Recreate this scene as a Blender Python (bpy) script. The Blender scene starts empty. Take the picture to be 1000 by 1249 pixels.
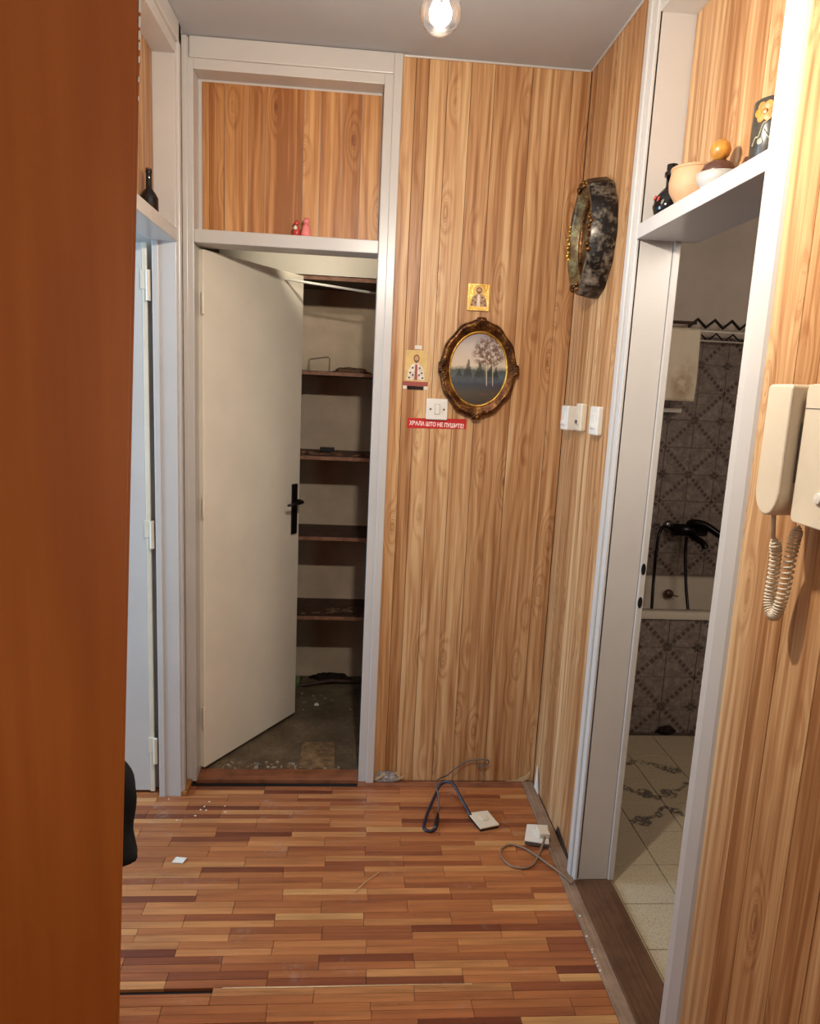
import bpy, bmesh, math, random
from mathutils import Vector, Matrix
PI = math.pi
random.seed(7)
sc = bpy.context.scene
COL = sc.collection

# ------------------------------------------------------------------ camera
YAW, PITCH, ROLL, FPX = 0.079554, -0.171217, 0.047606, 862.94
CAM = Vector((0, 0, 1.575))
fw = Vector((math.sin(YAW)*math.cos(PITCH), math.cos(YAW)*math.cos(PITCH), math.sin(PITCH)))
rt = Vector((math.cos(YAW), -math.sin(YAW), 0)); up = rt.cross(fw)
r2 = rt*math.cos(ROLL) + up*math.sin(ROLL); u2 = -rt*math.sin(ROLL) + up*math.cos(ROLL)
cd = bpy.data.cameras.new('camera'); cam = bpy.data.objects.new('camera', cd); COL.objects.link(cam)
cam.matrix_world = Matrix(((r2.x, u2.x, -fw.x, CAM.x), (r2.y, u2.y, -fw.y, CAM.y), (r2.z, u2.z, -fw.z, CAM.z), (0, 0, 0, 1)))
cd.sensor_fit = 'HORIZONTAL'; cd.sensor_width = 36; cd.lens = FPX/1000*36; cd.clip_start = 0.02
sc.camera = cam
# ------------------------------------------------------------------ world, daylight, exposure
w = bpy.data.worlds.new('world'); sc.world = w; w.use_nodes = True
w.node_tree.nodes['Background'].inputs[0].default_value = (0.55, 0.7, 1, 1)
w.node_tree.nodes['Background'].inputs[1].default_value = 0.6
vs = sc.view_settings
vs.view_transform = 'Standard'; vs.look = 'None'; vs.gamma = 1; vs.use_curve_mapping = False
vs.exposure = 0.0
BULB = (0.115, 1.30, 2.197)
BULB_W = 73
def area(name, loc, rot, sx, sy, power, col):
    l = bpy.data.lights.new(name, 'AREA'); l.shape = 'RECTANGLE'; l.size = sx; l.size_y = sy
    l.energy = power; l.color = col
    o = bpy.data.objects.new(name, l); COL.objects.link(o); o.location = loc; o.rotation_euler = rot
    return o
# daylight through the window of the left room (window in its x=-3 wall); the other two area lights are added fill
area('window_daylight', (-2.93, 2.02, 1.5), (0, -PI/2, 0), 1.3, .82, 92, (0.50, 0.74, 1.0))
area('side_fill_light', (.755, -.33, 1.5), (0, PI/2, 0), 1.2, .8, 13, (1.0, 0.96, 0.90))  # added fill beside the camera, lights the orange-brown door
area('bathroom_fill_light', (1.55, .93, 2.25), (PI/2, 0, 0), .7, .4, 14, (1.0, .90, .80))  # added fill for the bathroom, no window is built here

# ------------------------------------------------------------------ dimensions
YB, XR, XL, ZC = 2.647, 0.775, -0.630, 2.700

# ------------------------------------------------------------------ node helpers
def lin(c):
    return tuple((v/255/12.92 if v/255 <= .04045 else ((v/255+.055)/1.055)**2.4) for v in c) + (1,)
class NT:
    def __init__(s, name):
        s.m = bpy.data.materials.new(name); s.m.use_nodes = True
        s.t = s.m.node_tree; s.b = s.t.nodes['Principled BSDF']
    def n(s, typ, **kw):
        nd = s.t.nodes.new(typ)
        for k, v in kw.items(): setattr(nd, k, v)
        return nd
    def put(s, sock, v):
        if isinstance(v, bpy.types.NodeSocket): s.t.links.new(v, sock)
        elif v is not None: sock.default_value = v
    def math(s, op, a, b=None, c=None, clamp=False):
        nd = s.n('ShaderNodeMath', operation=op, use_clamp=clamp)
        s.put(nd.inputs[0], a); s.put(nd.inputs[1], b)
        if c is not None: s.put(nd.inputs[2], c)
        return nd.outputs[0]
    def xyz(s, sock='Object'):
        tc = s.n('ShaderNodeTexCoord'); sp = s.n('ShaderNodeSeparateXYZ'); s.put(sp.inputs[0], tc.outputs[sock])
        return sp.outputs
    def vec(s, x, y, z):
        c = s.n('ShaderNodeCombineXYZ'); s.put(c.inputs[0], x); s.put(c.inputs[1], y); s.put(c.inputs[2], z); return c.outputs[0]
    def obj(s):
        return s.n('ShaderNodeTexCoord').outputs['Object']
    def noise(s, v, scale=1, detail=3, rough=.5, dist=0):
        nd = s.n('ShaderNodeTexNoise'); s.put(nd.inputs['Vector'], v)
        nd.inputs['Scale'].default_value = scale; nd.inputs['Detail'].default_value = detail
        nd.inputs['Roughness'].default_value = rough; nd.inputs['Distortion'].default_value = dist
        return nd.outputs['Fac']
    def voro(s, v, scale=1, rnd=1):
        nd = s.n('ShaderNodeTexVoronoi'); s.put(nd.inputs['Vector'], v)
        nd.inputs['Scale'].default_value = scale; nd.inputs['Randomness'].default_value = rnd
        return nd.outputs['Distance']
    def step(s, v, a, b, lo=0., hi=1.):
        nd = s.n('ShaderNodeMapRange', interpolation_type='SMOOTHSTEP'); s.put(nd.inputs[0], v)
        for i, q in enumerate((a, b, lo, hi)): nd.inputs[i+1].default_value = q
        return nd.outputs[0]
    def ramp(s, f, stops):
        nd = s.n('ShaderNodeValToRGB'); s.put(nd.inputs[0], f); e = nd.color_ramp.elements
        while len(e) < len(stops): e.new(.5)
        for el, (p, c) in zip(e, stops): el.position = p; el.color = lin(c)
        return nd.outputs[0]
    def mix(s, f, a, b, mode='MIX'):
        nd = s.n('ShaderNodeMix', data_type='RGBA', blend_type=mode)
        s.put(nd.inputs[0], f)
        s.put(nd.inputs[6], lin(a) if isinstance(a, tuple) and len(a) == 3 else a)
        s.put(nd.inputs[7], lin(b) if isinstance(b, tuple) and len(b) == 3 else b)
        return nd.outputs[2]
    def rand(s):
        a = s.n('ShaderNodeObjectInfo').outputs['Random']; b = s.n('ShaderNodeNewGeometry').outputs['Random Per Island']
        return s.math('FRACT', s.math('ADD', a, s.math('MULTIPLY', b, 7.31)))
    def bump(s, h, strength=.2, dist=.002):
        nd = s.n('ShaderNodeBump'); nd.inputs['Strength'].default_value = strength; nd.inputs['Distance'].default_value = dist
        s.put(nd.inputs['Height'], h); s.put(s.b.inputs['Normal'], nd.outputs[0])
    def done(s, col, rough=.5, metal=0, spec=.5):
        s.put(s.b.inputs['Base Color'], lin(col) if isinstance(col, tuple) else col)
        s.put(s.b.inputs['Roughness'], rough); s.put(s.b.inputs['Metallic'], metal)
        s.b.inputs['Specular IOR Level'].default_value = spec
        return s.m

def plain(name, c, rough=.5, metal=0, var=.06, scale=14, spec=.5, bump=0):
    k = NT(name); v = k.noise(k.obj(), scale, 4, .6)
    hi = tuple(min(255, q*(1+var)) for q in c); lo = tuple(q*(1-var*1.6) for q in c)
    if bump: k.bump(k.noise(k.obj(), scale*9, 3), bump, .002)
    return k.done(k.ramp(v, [(.25, lo), (.75, hi)]), rough, metal, spec)

def wood_print(name, dark, mid, light, knot, sat=1.):
    k = NT(name); x, y, z = k.xyz(); r = k.rand(); R = k.math('MULTIPLY', r, 41.)
    u = k.math('ADD', x, y)
    warp = k.noise(k.vec(k.math('MULTIPLY', u, 5.), R, k.math('MULTIPLY', z, 1.1)), 1, 2, .5)
    warp2 = k.noise(k.vec(k.math('MULTIPLY', u, 30.), R, k.math('MULTIPLY', z, 3.2)), 1, 2, .5)
    d = k.voro(k.vec(k.math('MULTIPLY', u, 10.), R, k.math('MULTIPLY', z, 3.0)), 1)
    bp = k.step(d, 0., .40, 1., 0.)
    h = k.math('ADD', k.math('MULTIPLY', u, 30.), k.math('ADD', k.math('MULTIPLY', warp, 4.2), k.math('ADD', k.math('MULTIPLY', warp2, .8), k.math('MULTIPLY', bp, 2.6))))
    s1 = k.math('MULTIPLY_ADD', k.math('SINE', k.math('MULTIPLY', h, 6.283)), .5, .5)
    s2 = k.math('POWER', s1, 2.2)
    broad = k.noise(k.vec(k.math('MULTIPLY', u, 26.), R, k.math('MULTIPLY', z, .7)), 1, 3, .6)
    fine = k.noise(k.vec(k.math('MULTIPLY', u, 330.), R, k.math('MULTIPLY', z, 5.)), 1, 2, .5)
    f = k.math('ADD', k.math('MULTIPLY', s2, .13), k.math('ADD', k.math('MULTIPLY', broad, .85), k.math('MULTIPLY', fine, .30)))
    med = k.noise(k.vec(k.math('MULTIPLY', u, 95.), R, k.math('MULTIPLY', z, 1.6)), 1, 3, .6)
    f = k.math('ADD', f, k.math('MULTIPLY_ADD', r, .20, -.32))
    f = k.math('ADD', f, k.math('MULTIPLY_ADD', med, .62, -.31))
    c = k.ramp(f, [(.14, light), (.34, mid), (.60, dark)])
    kn = k.step(d, .015, .085, 1., 0.)
    # thin growth rings drawn round the knots
    ring = k.math('MULTIPLY', k.step(d, .04, .34, 1., 0.), k.step(k.math('SINE', k.math('MULTIPLY', h, 25.)), .55, .95))
    c = k.mix(k.math('MULTIPLY', ring, .6), c, knot)
    c = k.mix(k.math('MULTIPLY', kn, .72), c, knot)
    k.bump(k.math('ADD', fine, s2), .06, .001)
    return k.done(c, .42, 0, .35)

M = {}
M['wood'] = wood_print('wood_print_foil', (152, 102, 60), (192, 145, 99), (216, 178, 130), (116, 72, 40))
M['wood_red'] = wood_print('wood_print_foil_reddish', (150, 94, 50), (188, 132, 80), (212, 162, 108), (112, 62, 32))
M['white'] = plain('white_gloss_paint', (199, 193, 186), .32, 0, .02, 3)
M['cream'] = plain('cream_paint', (236, 226, 206), .45, 0, .02, 4)
M['ceil'] = plain('ceiling_paint', (180, 180, 182), .85, 0, .03, 2)
M['plaster'] = plain('dirty_plaster', (206, 184, 158), .9, 0, .07, 5, .2)
M['bathwall'] = plain('grey_bathroom_paint', (204, 190, 176), .85, 0, .05, 3, .2)
M['roomwall'] = plain('left_room_paint', (150, 160, 170), .8, 0, .03, 2)
M['dark'] = plain('dark_gap', (52, 34, 22), .9, 0, .1, 20)
M['shelfwood'] = plain('stained_shelf_wood', (72, 46, 33), .6, 0, .25, 18)
M['shelfedge'] = plain('raw_shelf_edge', (150, 104, 76), .6, 0, .2, 30)
M['black'] = plain('black_plastic', (22, 18, 17), .35)
M['blackcloth'] = plain('black_cloth', (20, 19, 20), .85, 0, .2, 60, .2, .6)
M['plastic'] = plain('white_plastic', (228, 222, 210), .3, 0, .02, 8)
M['ivory'] = plain('ivory_plastic', (220, 206, 182), .32, 0, .03, 8)
M['chrome'] = plain('dull_chrome', (120, 118, 118), .18, 1, .1, 12)
M['darkmetal'] = plain('dark_tarnished_metal', (38, 36, 37), .25, .9, .2, 18)
M['enamel'] = plain('bath_enamel', (206, 194, 176), .2, 0, .04, 3)
M['red'] = plain('red_vinyl', (196, 26, 24), .4, 0, .04, 5)
M['ink_white'] = plain('white_ink', (244, 226, 216), .5, 0, .01, 5)
M['towel'] = plain('worn_towel', (205, 190, 165), .95, 0, .12, 14, .1, .6)
M['wire'] = plain('brown_wire', (134, 104, 80), .5)
M['greywire'] = plain('grey_wire', (96, 84, 76), .5)
M['navy'] = plain('navy_wire', (32, 34, 52), .4)
M['dust'] = plain('grey_plaster_rubble', (150, 142, 134), .95, 0, .3, 60, .1)
M['paper'] = plain('torn_foil_paper', (206, 176, 132), .8, 0, .08, 30)
M['whitepaper'] = plain('white_paper', (226, 216, 202), .8, 0, .04, 30)

def floor_wood():
    k = NT('parquet_varnish'); x, y, z = k.xyz(); r = k.rand(); R = k.math('MULTIPLY', r, 53.)
    g = k.noise(k.vec(k.math('MULTIPLY', x, 7.), k.math('MULTIPLY_ADD', y, 160., R), R), 1, 4, .6)
    g2 = k.noise(k.vec(k.math('MULTIPLY', x, 3.), k.math('MULTIPLY_ADD', y, 40., R), R), 1, 2, .5)
    base = k.ramp(r, [(0., (116, 58, 36)), (.12, (150, 84, 50)), (.40, (176, 106, 62)), (.72, (190, 120, 70)), (.93, (206, 142, 86)), (1., (218, 162, 102))])
    dk = k.mix(.55, base, (70, 30, 16))
    c = k.mix(k.math('MULTIPLY_ADD', k.math('ADD', g, g2), 1.25, -.78, True), base, dk)
    wv = k.n('ShaderNodeNewGeometry').outputs['Position']
    du = k.math('MULTIPLY', k.step(k.noise(wv, 5.5, 5, .65), .56, .72), k.step(k.noise(wv, 45, 4, .7), .42, .62))
    c = k.mix(k.math('MULTIPLY', du, .38), c, (176, 158, 146))
    mot = k.noise(k.vec(k.math('MULTIPLY', x, 14.), k.math('MULTIPLY_ADD', y, 60., R), R), 1, 4, .7)
    c = k.mix(k.step(mot, .62, .80, 0., .5), c, (64, 28, 18))
    k.bump(g, .12, .001)
    return k.done(c, k.math('MULTIPLY_ADD', g2, .2, .27), 0, .5)
M['floor'] = floor_wood()

def strip_wood(name, a, b, axis, rough=.55):
    k = NT(name); x, y, z = k.xyz()
    u, v = (x, y) if axis == 'x' else (y, x)
    n = k.noise(k.vec(k.math('MULTIPLY', u, 4.), k.math('MULTIPLY', v, 120.), z), 1, 4, .65)
    n2 = k.noise(k.obj(), 16, 3, .6)
    return k.done(k.ramp(k.math('ADD', k.math('MULTIPLY', n, .6), k.math('MULTIPLY', n2, .4)), [(.32, a), (.68, b)]), rough)
M['strip_x'] = strip_wood('border_strip_red', (96, 52, 32), (164, 102, 66), 'x')
M['strip_y'] = strip_wood('worn_border_strip', (104, 78, 60), (168, 140, 116), 'y')
M['sill'] = strip_wood('dark_threshold_wood', (64, 42, 28), (112, 78, 54), 'y', .4)
M['brownwood'] = strip_wood('brown_stop_wood', (120, 72, 30), (176, 116, 56), 'y')

def veneer():
    k = NT('orange_veneer'); x, y, z = k.xyz()
    a = k.noise(k.vec(k.math('MULTIPLY', x, 42.), k.math('MULTIPLY', y, 42.), k.math('MULTIPLY', z, 1.6)), 1, 4, .55)
    b = k.noise(k.vec(k.math('MULTIPLY', x, 9.), 3., k.math('MULTIPLY', z, 2.2)), 1, 2, .5)
    f = k.math('ADD', k.math('MULTIPLY', a, .5), k.math('MULTIPLY', b, .5))
    return k.done(k.ramp(f, [(.28, (146, 74, 22)), (.5, (162, 86, 30)), (.75, (176, 100, 40))]), .38)
M['veneer'] = veneer()

def concrete():
    k = NT('dirty_concrete'); n = k.noise(k.obj(), 6, 6, .65); n2 = k.noise(k.obj(), 60, 3, .7)
    c = k.ramp(k.math('ADD', k.math('MULTIPLY', n, .7), k.math('MULTIPLY', n2, .3)), [(.3, (74, 62, 48)), (.55, (112, 96, 76)), (.75, (146, 128, 104))])
    k.bump(n2, .4, .003)
    return k.done(c, .9, 0, .2)
M['concrete'] = concrete()

def tile_mat(name, decor):
    """glazed tile, local coordinates in metres, centre of the tile at the origin"""
    k = NT(name); x, y, z = k.xyz(); S = 0.075
    a = k.math('DIVIDE', x, S); b = k.math('DIVIDE', z, S)              # -1..1
    n = k.noise(k.vec(a, b, k.math('MULTIPLY', k.n('ShaderNodeObjectInfo').outputs['Random'], 9.)), 2.2, 5, .7)
    base = k.ramp(n, [(.3, (104, 90, 84)), (.55, (140, 126, 118)), (.75, (166, 152, 142))])
    if decor:
        dg = k.math('ABSOLUTE', k.math('SUBTRACT', a, b))               # band on the diagonal
        al = k.math('SINE', k.math('MULTIPLY', k.math('ADD', a, b), 12.))
        band = k.math('MULTIPLY', k.step(dg, .12, .26, 1., 0.), k.step(k.math('ADD', al, k.math('MULTIPLY', n, 1.2)), -.15, .35))
        ca = k.math('ADD', a, 1.); cb = k.math('SUBTRACT', b, 1.)       # quarter rosette in the upper left corner
        d2 = k.math('SQRT', k.math('ADD', k.math('MULTIPLY', ca, ca), k.math('MULTIPLY', cb, cb)))
        ang = k.math('ARCTAN2', cb, ca); pet = k.math('SINE', k.math('MULTIPLY', ang, 8.))
        ros = k.math('MULTIPLY', k.step(k.math('ADD', d2, k.math('MULTIPLY', pet, .07)), .26, .34, 1., 0.), k.step(d2, .07, .12))
        f = k.math('MAXIMUM', band, ros)
        base = k.mix(k.math('MULTIPLY', f, .7), base, (62, 46, 40))
    return k.done(base, .22)
M['tile'] = tile_mat('bathroom_wall_tile_garland', True)

def floor_tile(name, decor):
    k = NT(name); x, y, z = k.xyz()
    rr = k.n('ShaderNodeObjectInfo').outputs['Random']
    n = k.noise(k.vec(x, y, k.math('MULTIPLY', rr, 5.)), 260, 2, .6)
    base = k.ramp(n, [(.3, (150, 132, 106)), (.45, (184, 168, 140)), (.8, (200, 186, 160))])
    if decor:
        a = k.math('DIVIDE', x, .095); b = k.math('DIVIDE', y, .095)
        w = k.noise(k.vec(a, b, k.math('MULTIPLY', rr, 17.)), 1.1, 2, .5)
        # curved leafy stem crossing the tile and a flower head on it
        cv = k.math('ABSOLUTE', k.math('SUBTRACT', k.math('ADD', b, k.math('MULTIPLY', a, .55)), k.math('MULTIPLY_ADD', w, 1.4, -.7)))
        leaf = k.noise(k.vec(a, b, rr), 6.5, 2, .6)
        stem = k.math('MULTIPLY', k.step(cv, .08, .22, 1., 0.), k.step(leaf, .42, .5))
        d2 = k.math('SQRT', k.math('ADD', k.math('POWER', k.math('SUBTRACT', a, .45), 2.), k.math('POWER', k.math('ADD', b, .3), 2.)))
        fl = k.math('MULTIPLY', k.step(d2, .3, .42, 1., 0.), k.step(leaf, .4, .5))
        base = k.mix(k.math('MULTIPLY', k.math('MAXIMUM', stem, fl), .85), base, (66, 58, 58))
    return k.done(base, .3)
M['ftile'] = floor_tile('floor_tile_plain', False)
M['ftile_d'] = floor_tile('floor_tile_floral', True)
M['grout'] = plain('dark_grout', (84, 72, 60), .9, 0, .2, 50)

def gilt(name, a, b, c, metal=.75, sc_=26):
    k = NT(name); n = k.noise(k.obj(), sc_, 5, .65); n2 = k.noise(k.obj(), sc_*5, 3, .6)
    f = k.math('ADD', k.math('MULTIPLY', n, .65), k.math('MULTIPLY', n2, .35))
    k.bump(n2, .5, .002)
    return k.done(k.ramp(f, [(.36, a), (.5, b), (.66, c)]), .34, metal)
M['gilt'] = gilt('bronze_gilt', (36, 18, 11), (88, 52, 24), (160, 114, 54))
M['gold'] = gilt('bright_gold', (140, 96, 36), (196, 148, 66), (232, 196, 112), .85)
M['worn'] = gilt('black_silvered_frame', (14, 12, 11), (26, 22, 20), (150, 138, 122), .3, 11)
M['bronzeface'] = gilt('mottled_bronze', (52, 40, 28), (104, 84, 56), (150, 150, 110), .5, 16)

def painting():
    k = NT('landscape_painting'); x, y, z = k.xyz()     # local: x across, z up, metres
    n = k.noise(k.vec(x, z, 0.), 26, 5, .6); n2 = k.noise(k.vec(x, z, 4.), 60, 4, .7)
    zz = k.math('ADD', z, k.math('MULTIPLY_ADD', n, .03, -.015))
    f = k.math('MULTIPLY_ADD', zz, 3.6, .5)
    c = k.ramp(f, [(.0, (48, 38, 32)), (.18, (74, 62, 48)), (.30, (52, 58, 66)), (.40, (84, 92, 98)), (.48, (70, 78, 70)), (.55, (208, 190, 166)), (.8, (190, 176, 164)), (1., (128, 120, 128))])
    # foliage of the tall tree
    dx = k.math('DIVIDE', k.math('SUBTRACT', x, .038), .062); dz = k.math('DIVIDE', k.math('SUBTRACT', z, .062), .060)
    d = k.math('SQRT', k.math('ADD', k.math('MULTIPLY', dx, dx), k.math('MULTIPLY', dz, dz)))
    fol = k.math('MULTIPLY', k.step(d, .7, 1.2, 1., 0.), k.step(n2, .38, .56))
    c = k.mix(k.math('MULTIPLY', fol, .9), c, (92, 56, 40))
    # dark firs on the far bank
    xj = k.math('ADD', x, k.math('MULTIPLY_ADD', n2, .02, -.010))
    for cx, hw, top in ((-.038, .012, .040), (.006, .017, .030), (.046, .015, .024), (.066, .013, .018), (-.07, .02, .004)):
        ax = k.math('DIVIDE', k.math('ABSOLUTE', k.math('SUBTRACT', xj, cx)), k.math('MAXIMUM', k.math('MULTIPLY', k.math('SUBTRACT', top, z), hw/.045), .0005))
        ax = k.math('ADD', ax, k.step(z, top-.006, top-.002, 0., 3.))
        tr = k.math('MULTIPLY', k.step(ax, .7, 1.2, 1., 0.), k.step(k.math('ADD', z, k.math('MULTIPLY', n2, .03)), -.030, -.005))
        c = k.mix(k.math('MULTIPLY', tr, .8), c, (36, 40, 34))
    # two pale birch trunks
    for cx, hw in ((.031, .0024), (.054, .0018)):
        ax = k.math('ABSOLUTE', k.math('SUBTRACT', x, k.math('MULTIPLY_ADD', z, -.06, cx)))
        tr = k.math('MULTIPLY', k.step(ax, hw*.6, hw, 1., 0.), k.math('MULTIPLY', k.step(z, .02, .035, 1., 0.), k.step(z, -.065, -.05)))
        c = k.mix(k.math('MULTIPLY', tr, .8), c, (190, 176, 150))
    red = k.math('MULTIPLY', k.step(n2, .55, .65), k.math('MULTIPLY', k.step(z, -.04, -.06), k.step(x, .0, .02)))
    c = k.mix(k.math('MULTIPLY', red, .6), c, (124, 62, 56))
    return k.done(c, .25)
M['painting'] = painting()

def emit(name, c, strength):
    k = NT(name); k.done(c, .4)
    k.put(k.b.inputs['Emission Color'], lin(c)); k.b.inputs['Emission Strength'].default_value = strength
    return k.m
def clear_glass(name, gloss=.12):
    m = bpy.data.materials.new(name); m.use_nodes = True; t = m.node_tree; t.nodes.clear()
    o = t.nodes.new('ShaderNodeOutputMaterial'); mx = t.nodes.new('ShaderNodeMixShader')
    tr = t.nodes.new('ShaderNodeBsdfTransparent'); gl = t.nodes.new('ShaderNodeBsdfGlossy'); fr = t.nodes.new('ShaderNodeLayerWeight')
    gl.inputs['Roughness'].default_value = .05; fr.inputs['Blend'].default_value = .35
    t.links.new(fr.outputs['Facing'], mx.inputs[0]); t.links.new(tr.outputs[0], mx.inputs[1]); t.links.new(gl.outputs[0], mx.inputs[2])
    t.links.new(mx.outputs[0], o.inputs[0]); return m

# ------------------------------------------------------------------ mesh helpers
class MB:
    def __init__(s): s.v = []; s.f = []
    def add(s, vs_, fs):
        o = len(s.v); s.v += [tuple(q) for q in vs_]; s.f += [tuple(i+o for i in f) for f in fs]; return s
    def box(s, x0, x1, y0, y1, z0, z1, mat=None):
        vs_ = [Vector((x, y, z)) for z in (z0, z1) for y in (y0, y1) for x in (x0, x1)]
        if mat: vs_ = [mat @ q for q in vs_]
        return s.add(vs_, [(0, 2, 3, 1), (4, 5, 7, 6), (0, 1, 5, 4), (2, 6, 7, 3), (0, 4, 6, 2), (1, 3, 7, 5)])
    def tube(s, pts, r, seg=8, closed=False, rads=None):
        pts = [Vector(q) for q in pts]; n = len(pts); vs_ = []; fs = []; prev = None
        for i, q in enumerate(pts):
            a = pts[(i-1) % n] if closed or i > 0 else q; b = pts[(i+1) % n] if closed or i < n-1 else q
            t = (b-a).normalized()
            if prev is None:
                e = t.orthogonal().normalized()
            else:
                e = prev - t*prev.dot(t)
                e = e.normalized() if e.length > 1e-6 else t.orthogonal().normalized()
            prev = e; g = t.cross(e); rr = rads[i] if rads else r
            vs_ += [q + (e*math.cos(2*PI*j/seg) + g*math.sin(2*PI*j/seg))*rr for j in range(seg)]
        for i in range(n if closed else n-1):
            for j in range(seg):
                fs.append((i*seg+j, i*seg+(j+1) % seg, ((i+1) % n)*seg+(j+1) % seg, ((i+1) % n)*seg+j))
        if not closed: fs += [tuple(range(seg))[::-1], tuple((n-1)*seg+j for j in range(seg))]
        return s.add(vs_, fs)
    def lathe(s, prof, c, seg=24, axis=(0, 0, 1)):
        q = Vector((0, 0, 1)).rotation_difference(Vector(axis)); c = Vector(c); vs_ = []; fs = []; n = len(prof)
        for r, h in prof:
            vs_ += [c + q @ Vector((max(r, 1e-4)*math.cos(2*PI*j/seg), max(r, 1e-4)*math.sin(2*PI*j/seg), h)) for j in range(seg)]
        for i in range(n-1):
            for j in range(seg): fs.append((i*seg+j, i*seg+(j+1) % seg, (i+1)*seg+(j+1) % seg, (i+1)*seg+j))
        fs += [tuple(range(seg))[::-1], tuple((n-1)*seg+j for j in range(seg))]
        return s.add(vs_, fs)
    def prism(s, out, o, e1, e2, depth):
        """polygon outline (a, b) in the plane o + a*e1 + b*e2, thickened by depth along e1 x e2"""
        o, e1, e2 = Vector(o), Vector(e1), Vector(e2); nn = e1.cross(e2).normalized(); k = len(out)
        a = [o + e1*p + e2*q for p, q in out]; b = [q + nn*depth for q in a]
        return s.add(a+b, [tuple(range(k))[::-1], tuple(range(k, 2*k))] + [(i, (i+1) % k, k+(i+1) % k, k+i) for i in range(k)])
    def grid(s, fn, nu, nv):
        vs_ = [fn(i/(nu-1), j/(nv-1)) for j in range(nv) for i in range(nu)]
        return s.add(vs_, [(j*nu+i, j*nu+i+1, (j+1)*nu+i+1, (j+1)*nu+i) for j in range(nv-1) for i in range(nu-1)])
    def mesh(s, name, bevel=0, smooth=False, seg=2):
        me = bpy.data.meshes.new(name); me.from_pydata(s.v, [], s.f); bm = bmesh.new(); bm.from_mesh(me)
        bmesh.ops.recalc_face_normals(bm, faces=bm.faces)
        if bevel: bmesh.ops.bevel(bm, geom=list(bm.edges), offset=bevel, segments=seg, profile=.5, affect='EDGES', clamp_overlap=True)
        bm.to_mesh(me); bm.free()
        if smooth:
            for q in me.polygons: q.use_smooth = True
        me.update(); return me
    def build(s, name, mat, parent=None, bevel=0, smooth=False, seg=2):
        return link(name, s.mesh(name, bevel, smooth, seg), mat, parent)
def link(name, me, mat, parent=None, loc=None, scale=None, keep=False):
    o = bpy.data.objects.new(name, me); COL.objects.link(o)
    if mat and not me.materials: me.materials.append(M[mat] if isinstance(mat, str) else mat)
    if loc: o.location = loc
    if scale: o.scale = scale
    if parent:
        o.parent = parent
        if not keep:
            pm = Matrix.Identity(4); q = parent; chain = []
            while q: chain.append(q); q = q.parent
            for q in reversed(chain): pm = pm @ q.matrix_parent_inverse @ q.matrix_basis
            o.matrix_parent_inverse = pm.inverted()
    return o
def tag(o, label, cat, group=None, kind=None):
    o['label'] = label; o['category'] = cat
    if group: o['group'] = group
    if kind: o['kind'] = kind
    return o
def thing(name, label, cat, loc=(0, 0, 0), group=None, kind=None):
    o = bpy.data.objects.new(name, None); o.empty_display_size = .05; COL.objects.link(o); o.location = loc
    return tag(o, label, cat, group, kind)
def struct(name, mb, mat, label, cat, bevel=0):
    return tag(mb.build(name, mat, None, bevel), label, cat, kind='structure')
def ell(cx, cy, a, b, n=20, t0=0, t1=2*PI, f=None):
    return [(cx+a*math.cos(t0+(t1-t0)*i/n)*(f(t0+(t1-t0)*i/n) if f else 1), cy+b*math.sin(t0+(t1-t0)*i/n)*(f(t0+(t1-t0)*i/n) if f else 1)) for i in range(n)]

# ================================================================== STRUCTURE
GAP = .0016
def boards(parent, axis, pts, plane, out, z0, z1, mat, name='board'):
    """vertical boards between joints pts along axis, faces at plane, growing by out (towards the room)"""
    for a, b in zip(pts[:-1], pts[1:]):
        a, b = min(a, b)+GAP/2, max(a, b)-GAP/2
        p0, p1 = sorted((plane, plane+out))
        mb = MB().box(a, b, p0, p1, z0, z1) if axis == 'x' else MB().box(p0, p1, a, b, z0, z1)
        o = mb.build(name, mat, parent, .0006, seg=1)
def joints(a, b, seed, lo=.05, hi=.135):
    rn = random.Random(seed); r = [a]
    while True:
        n = r[-1] + rn.choice((.05, .066, .085, .11, .132))
        if n > b-.04: break
        r.append(n)
    return r+[b]

# --- floor
M['subfloor'] = plain('black_subfloor', (20, 13, 9), .95)
fl = struct('floor', MB().box(-1.1, XR, -2.5, YB+.02, -.1, -.010), 'subfloor', 'worn reddish brown parquet floor of the hallway', 'floor')
PL, PW = .265, .0266
plank = MB().box(-PL/2+.0005, PL/2-.0005, -PW/2+.0004, PW/2-.0004, -.0098, 0).mesh('plank', .0007, seg=1)
rn = random.Random(3)
row = 0; y = YB-.040-PW/2; XF0, XF1 = -.800, XR-.052
ys = []
while y > 1.40:
    off = ((row//2) % 2)*PL/2 + (rn.random()-.5)*.02*(row % 2 == 0)
    if row % 2: off = last_off + (rn.random()-.5)*.004
    last_off = off
    x = XF0-.05-off+PL/2
    while x-PL/2 < XF1:
        a, b = max(x-PL/2, XF0), min(x+PL/2, XF1)
        if b-a > .02:
            dz = (rn.random()-.5)*.0008
            gapped = abs(y-1.648) < .0133 and b < -.25
            if gapped: link('plank', MB().box(-(b-a)/2+.0005, (b-a)/2-.0005, -PW/2+.0004, -.003, -.0098, 0).mesh('plank', .0007, seg=1), 'floor', fl, ((a+b)/2, y, dz)); x += PL; continue
            o = link('plank', plank if b-a > PL-.002 else MB().box(-(b-a)/2+.0005, (b-a)/2-.0005, -PW/2+.0004, PW/2-.0004, -.0098, 0).mesh('plank', .0007, seg=1), 'floor', fl, ((a+b)/2, y, dz))
        x += PL
    y -= PW; row += 1
yend = y+PW/2
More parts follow.
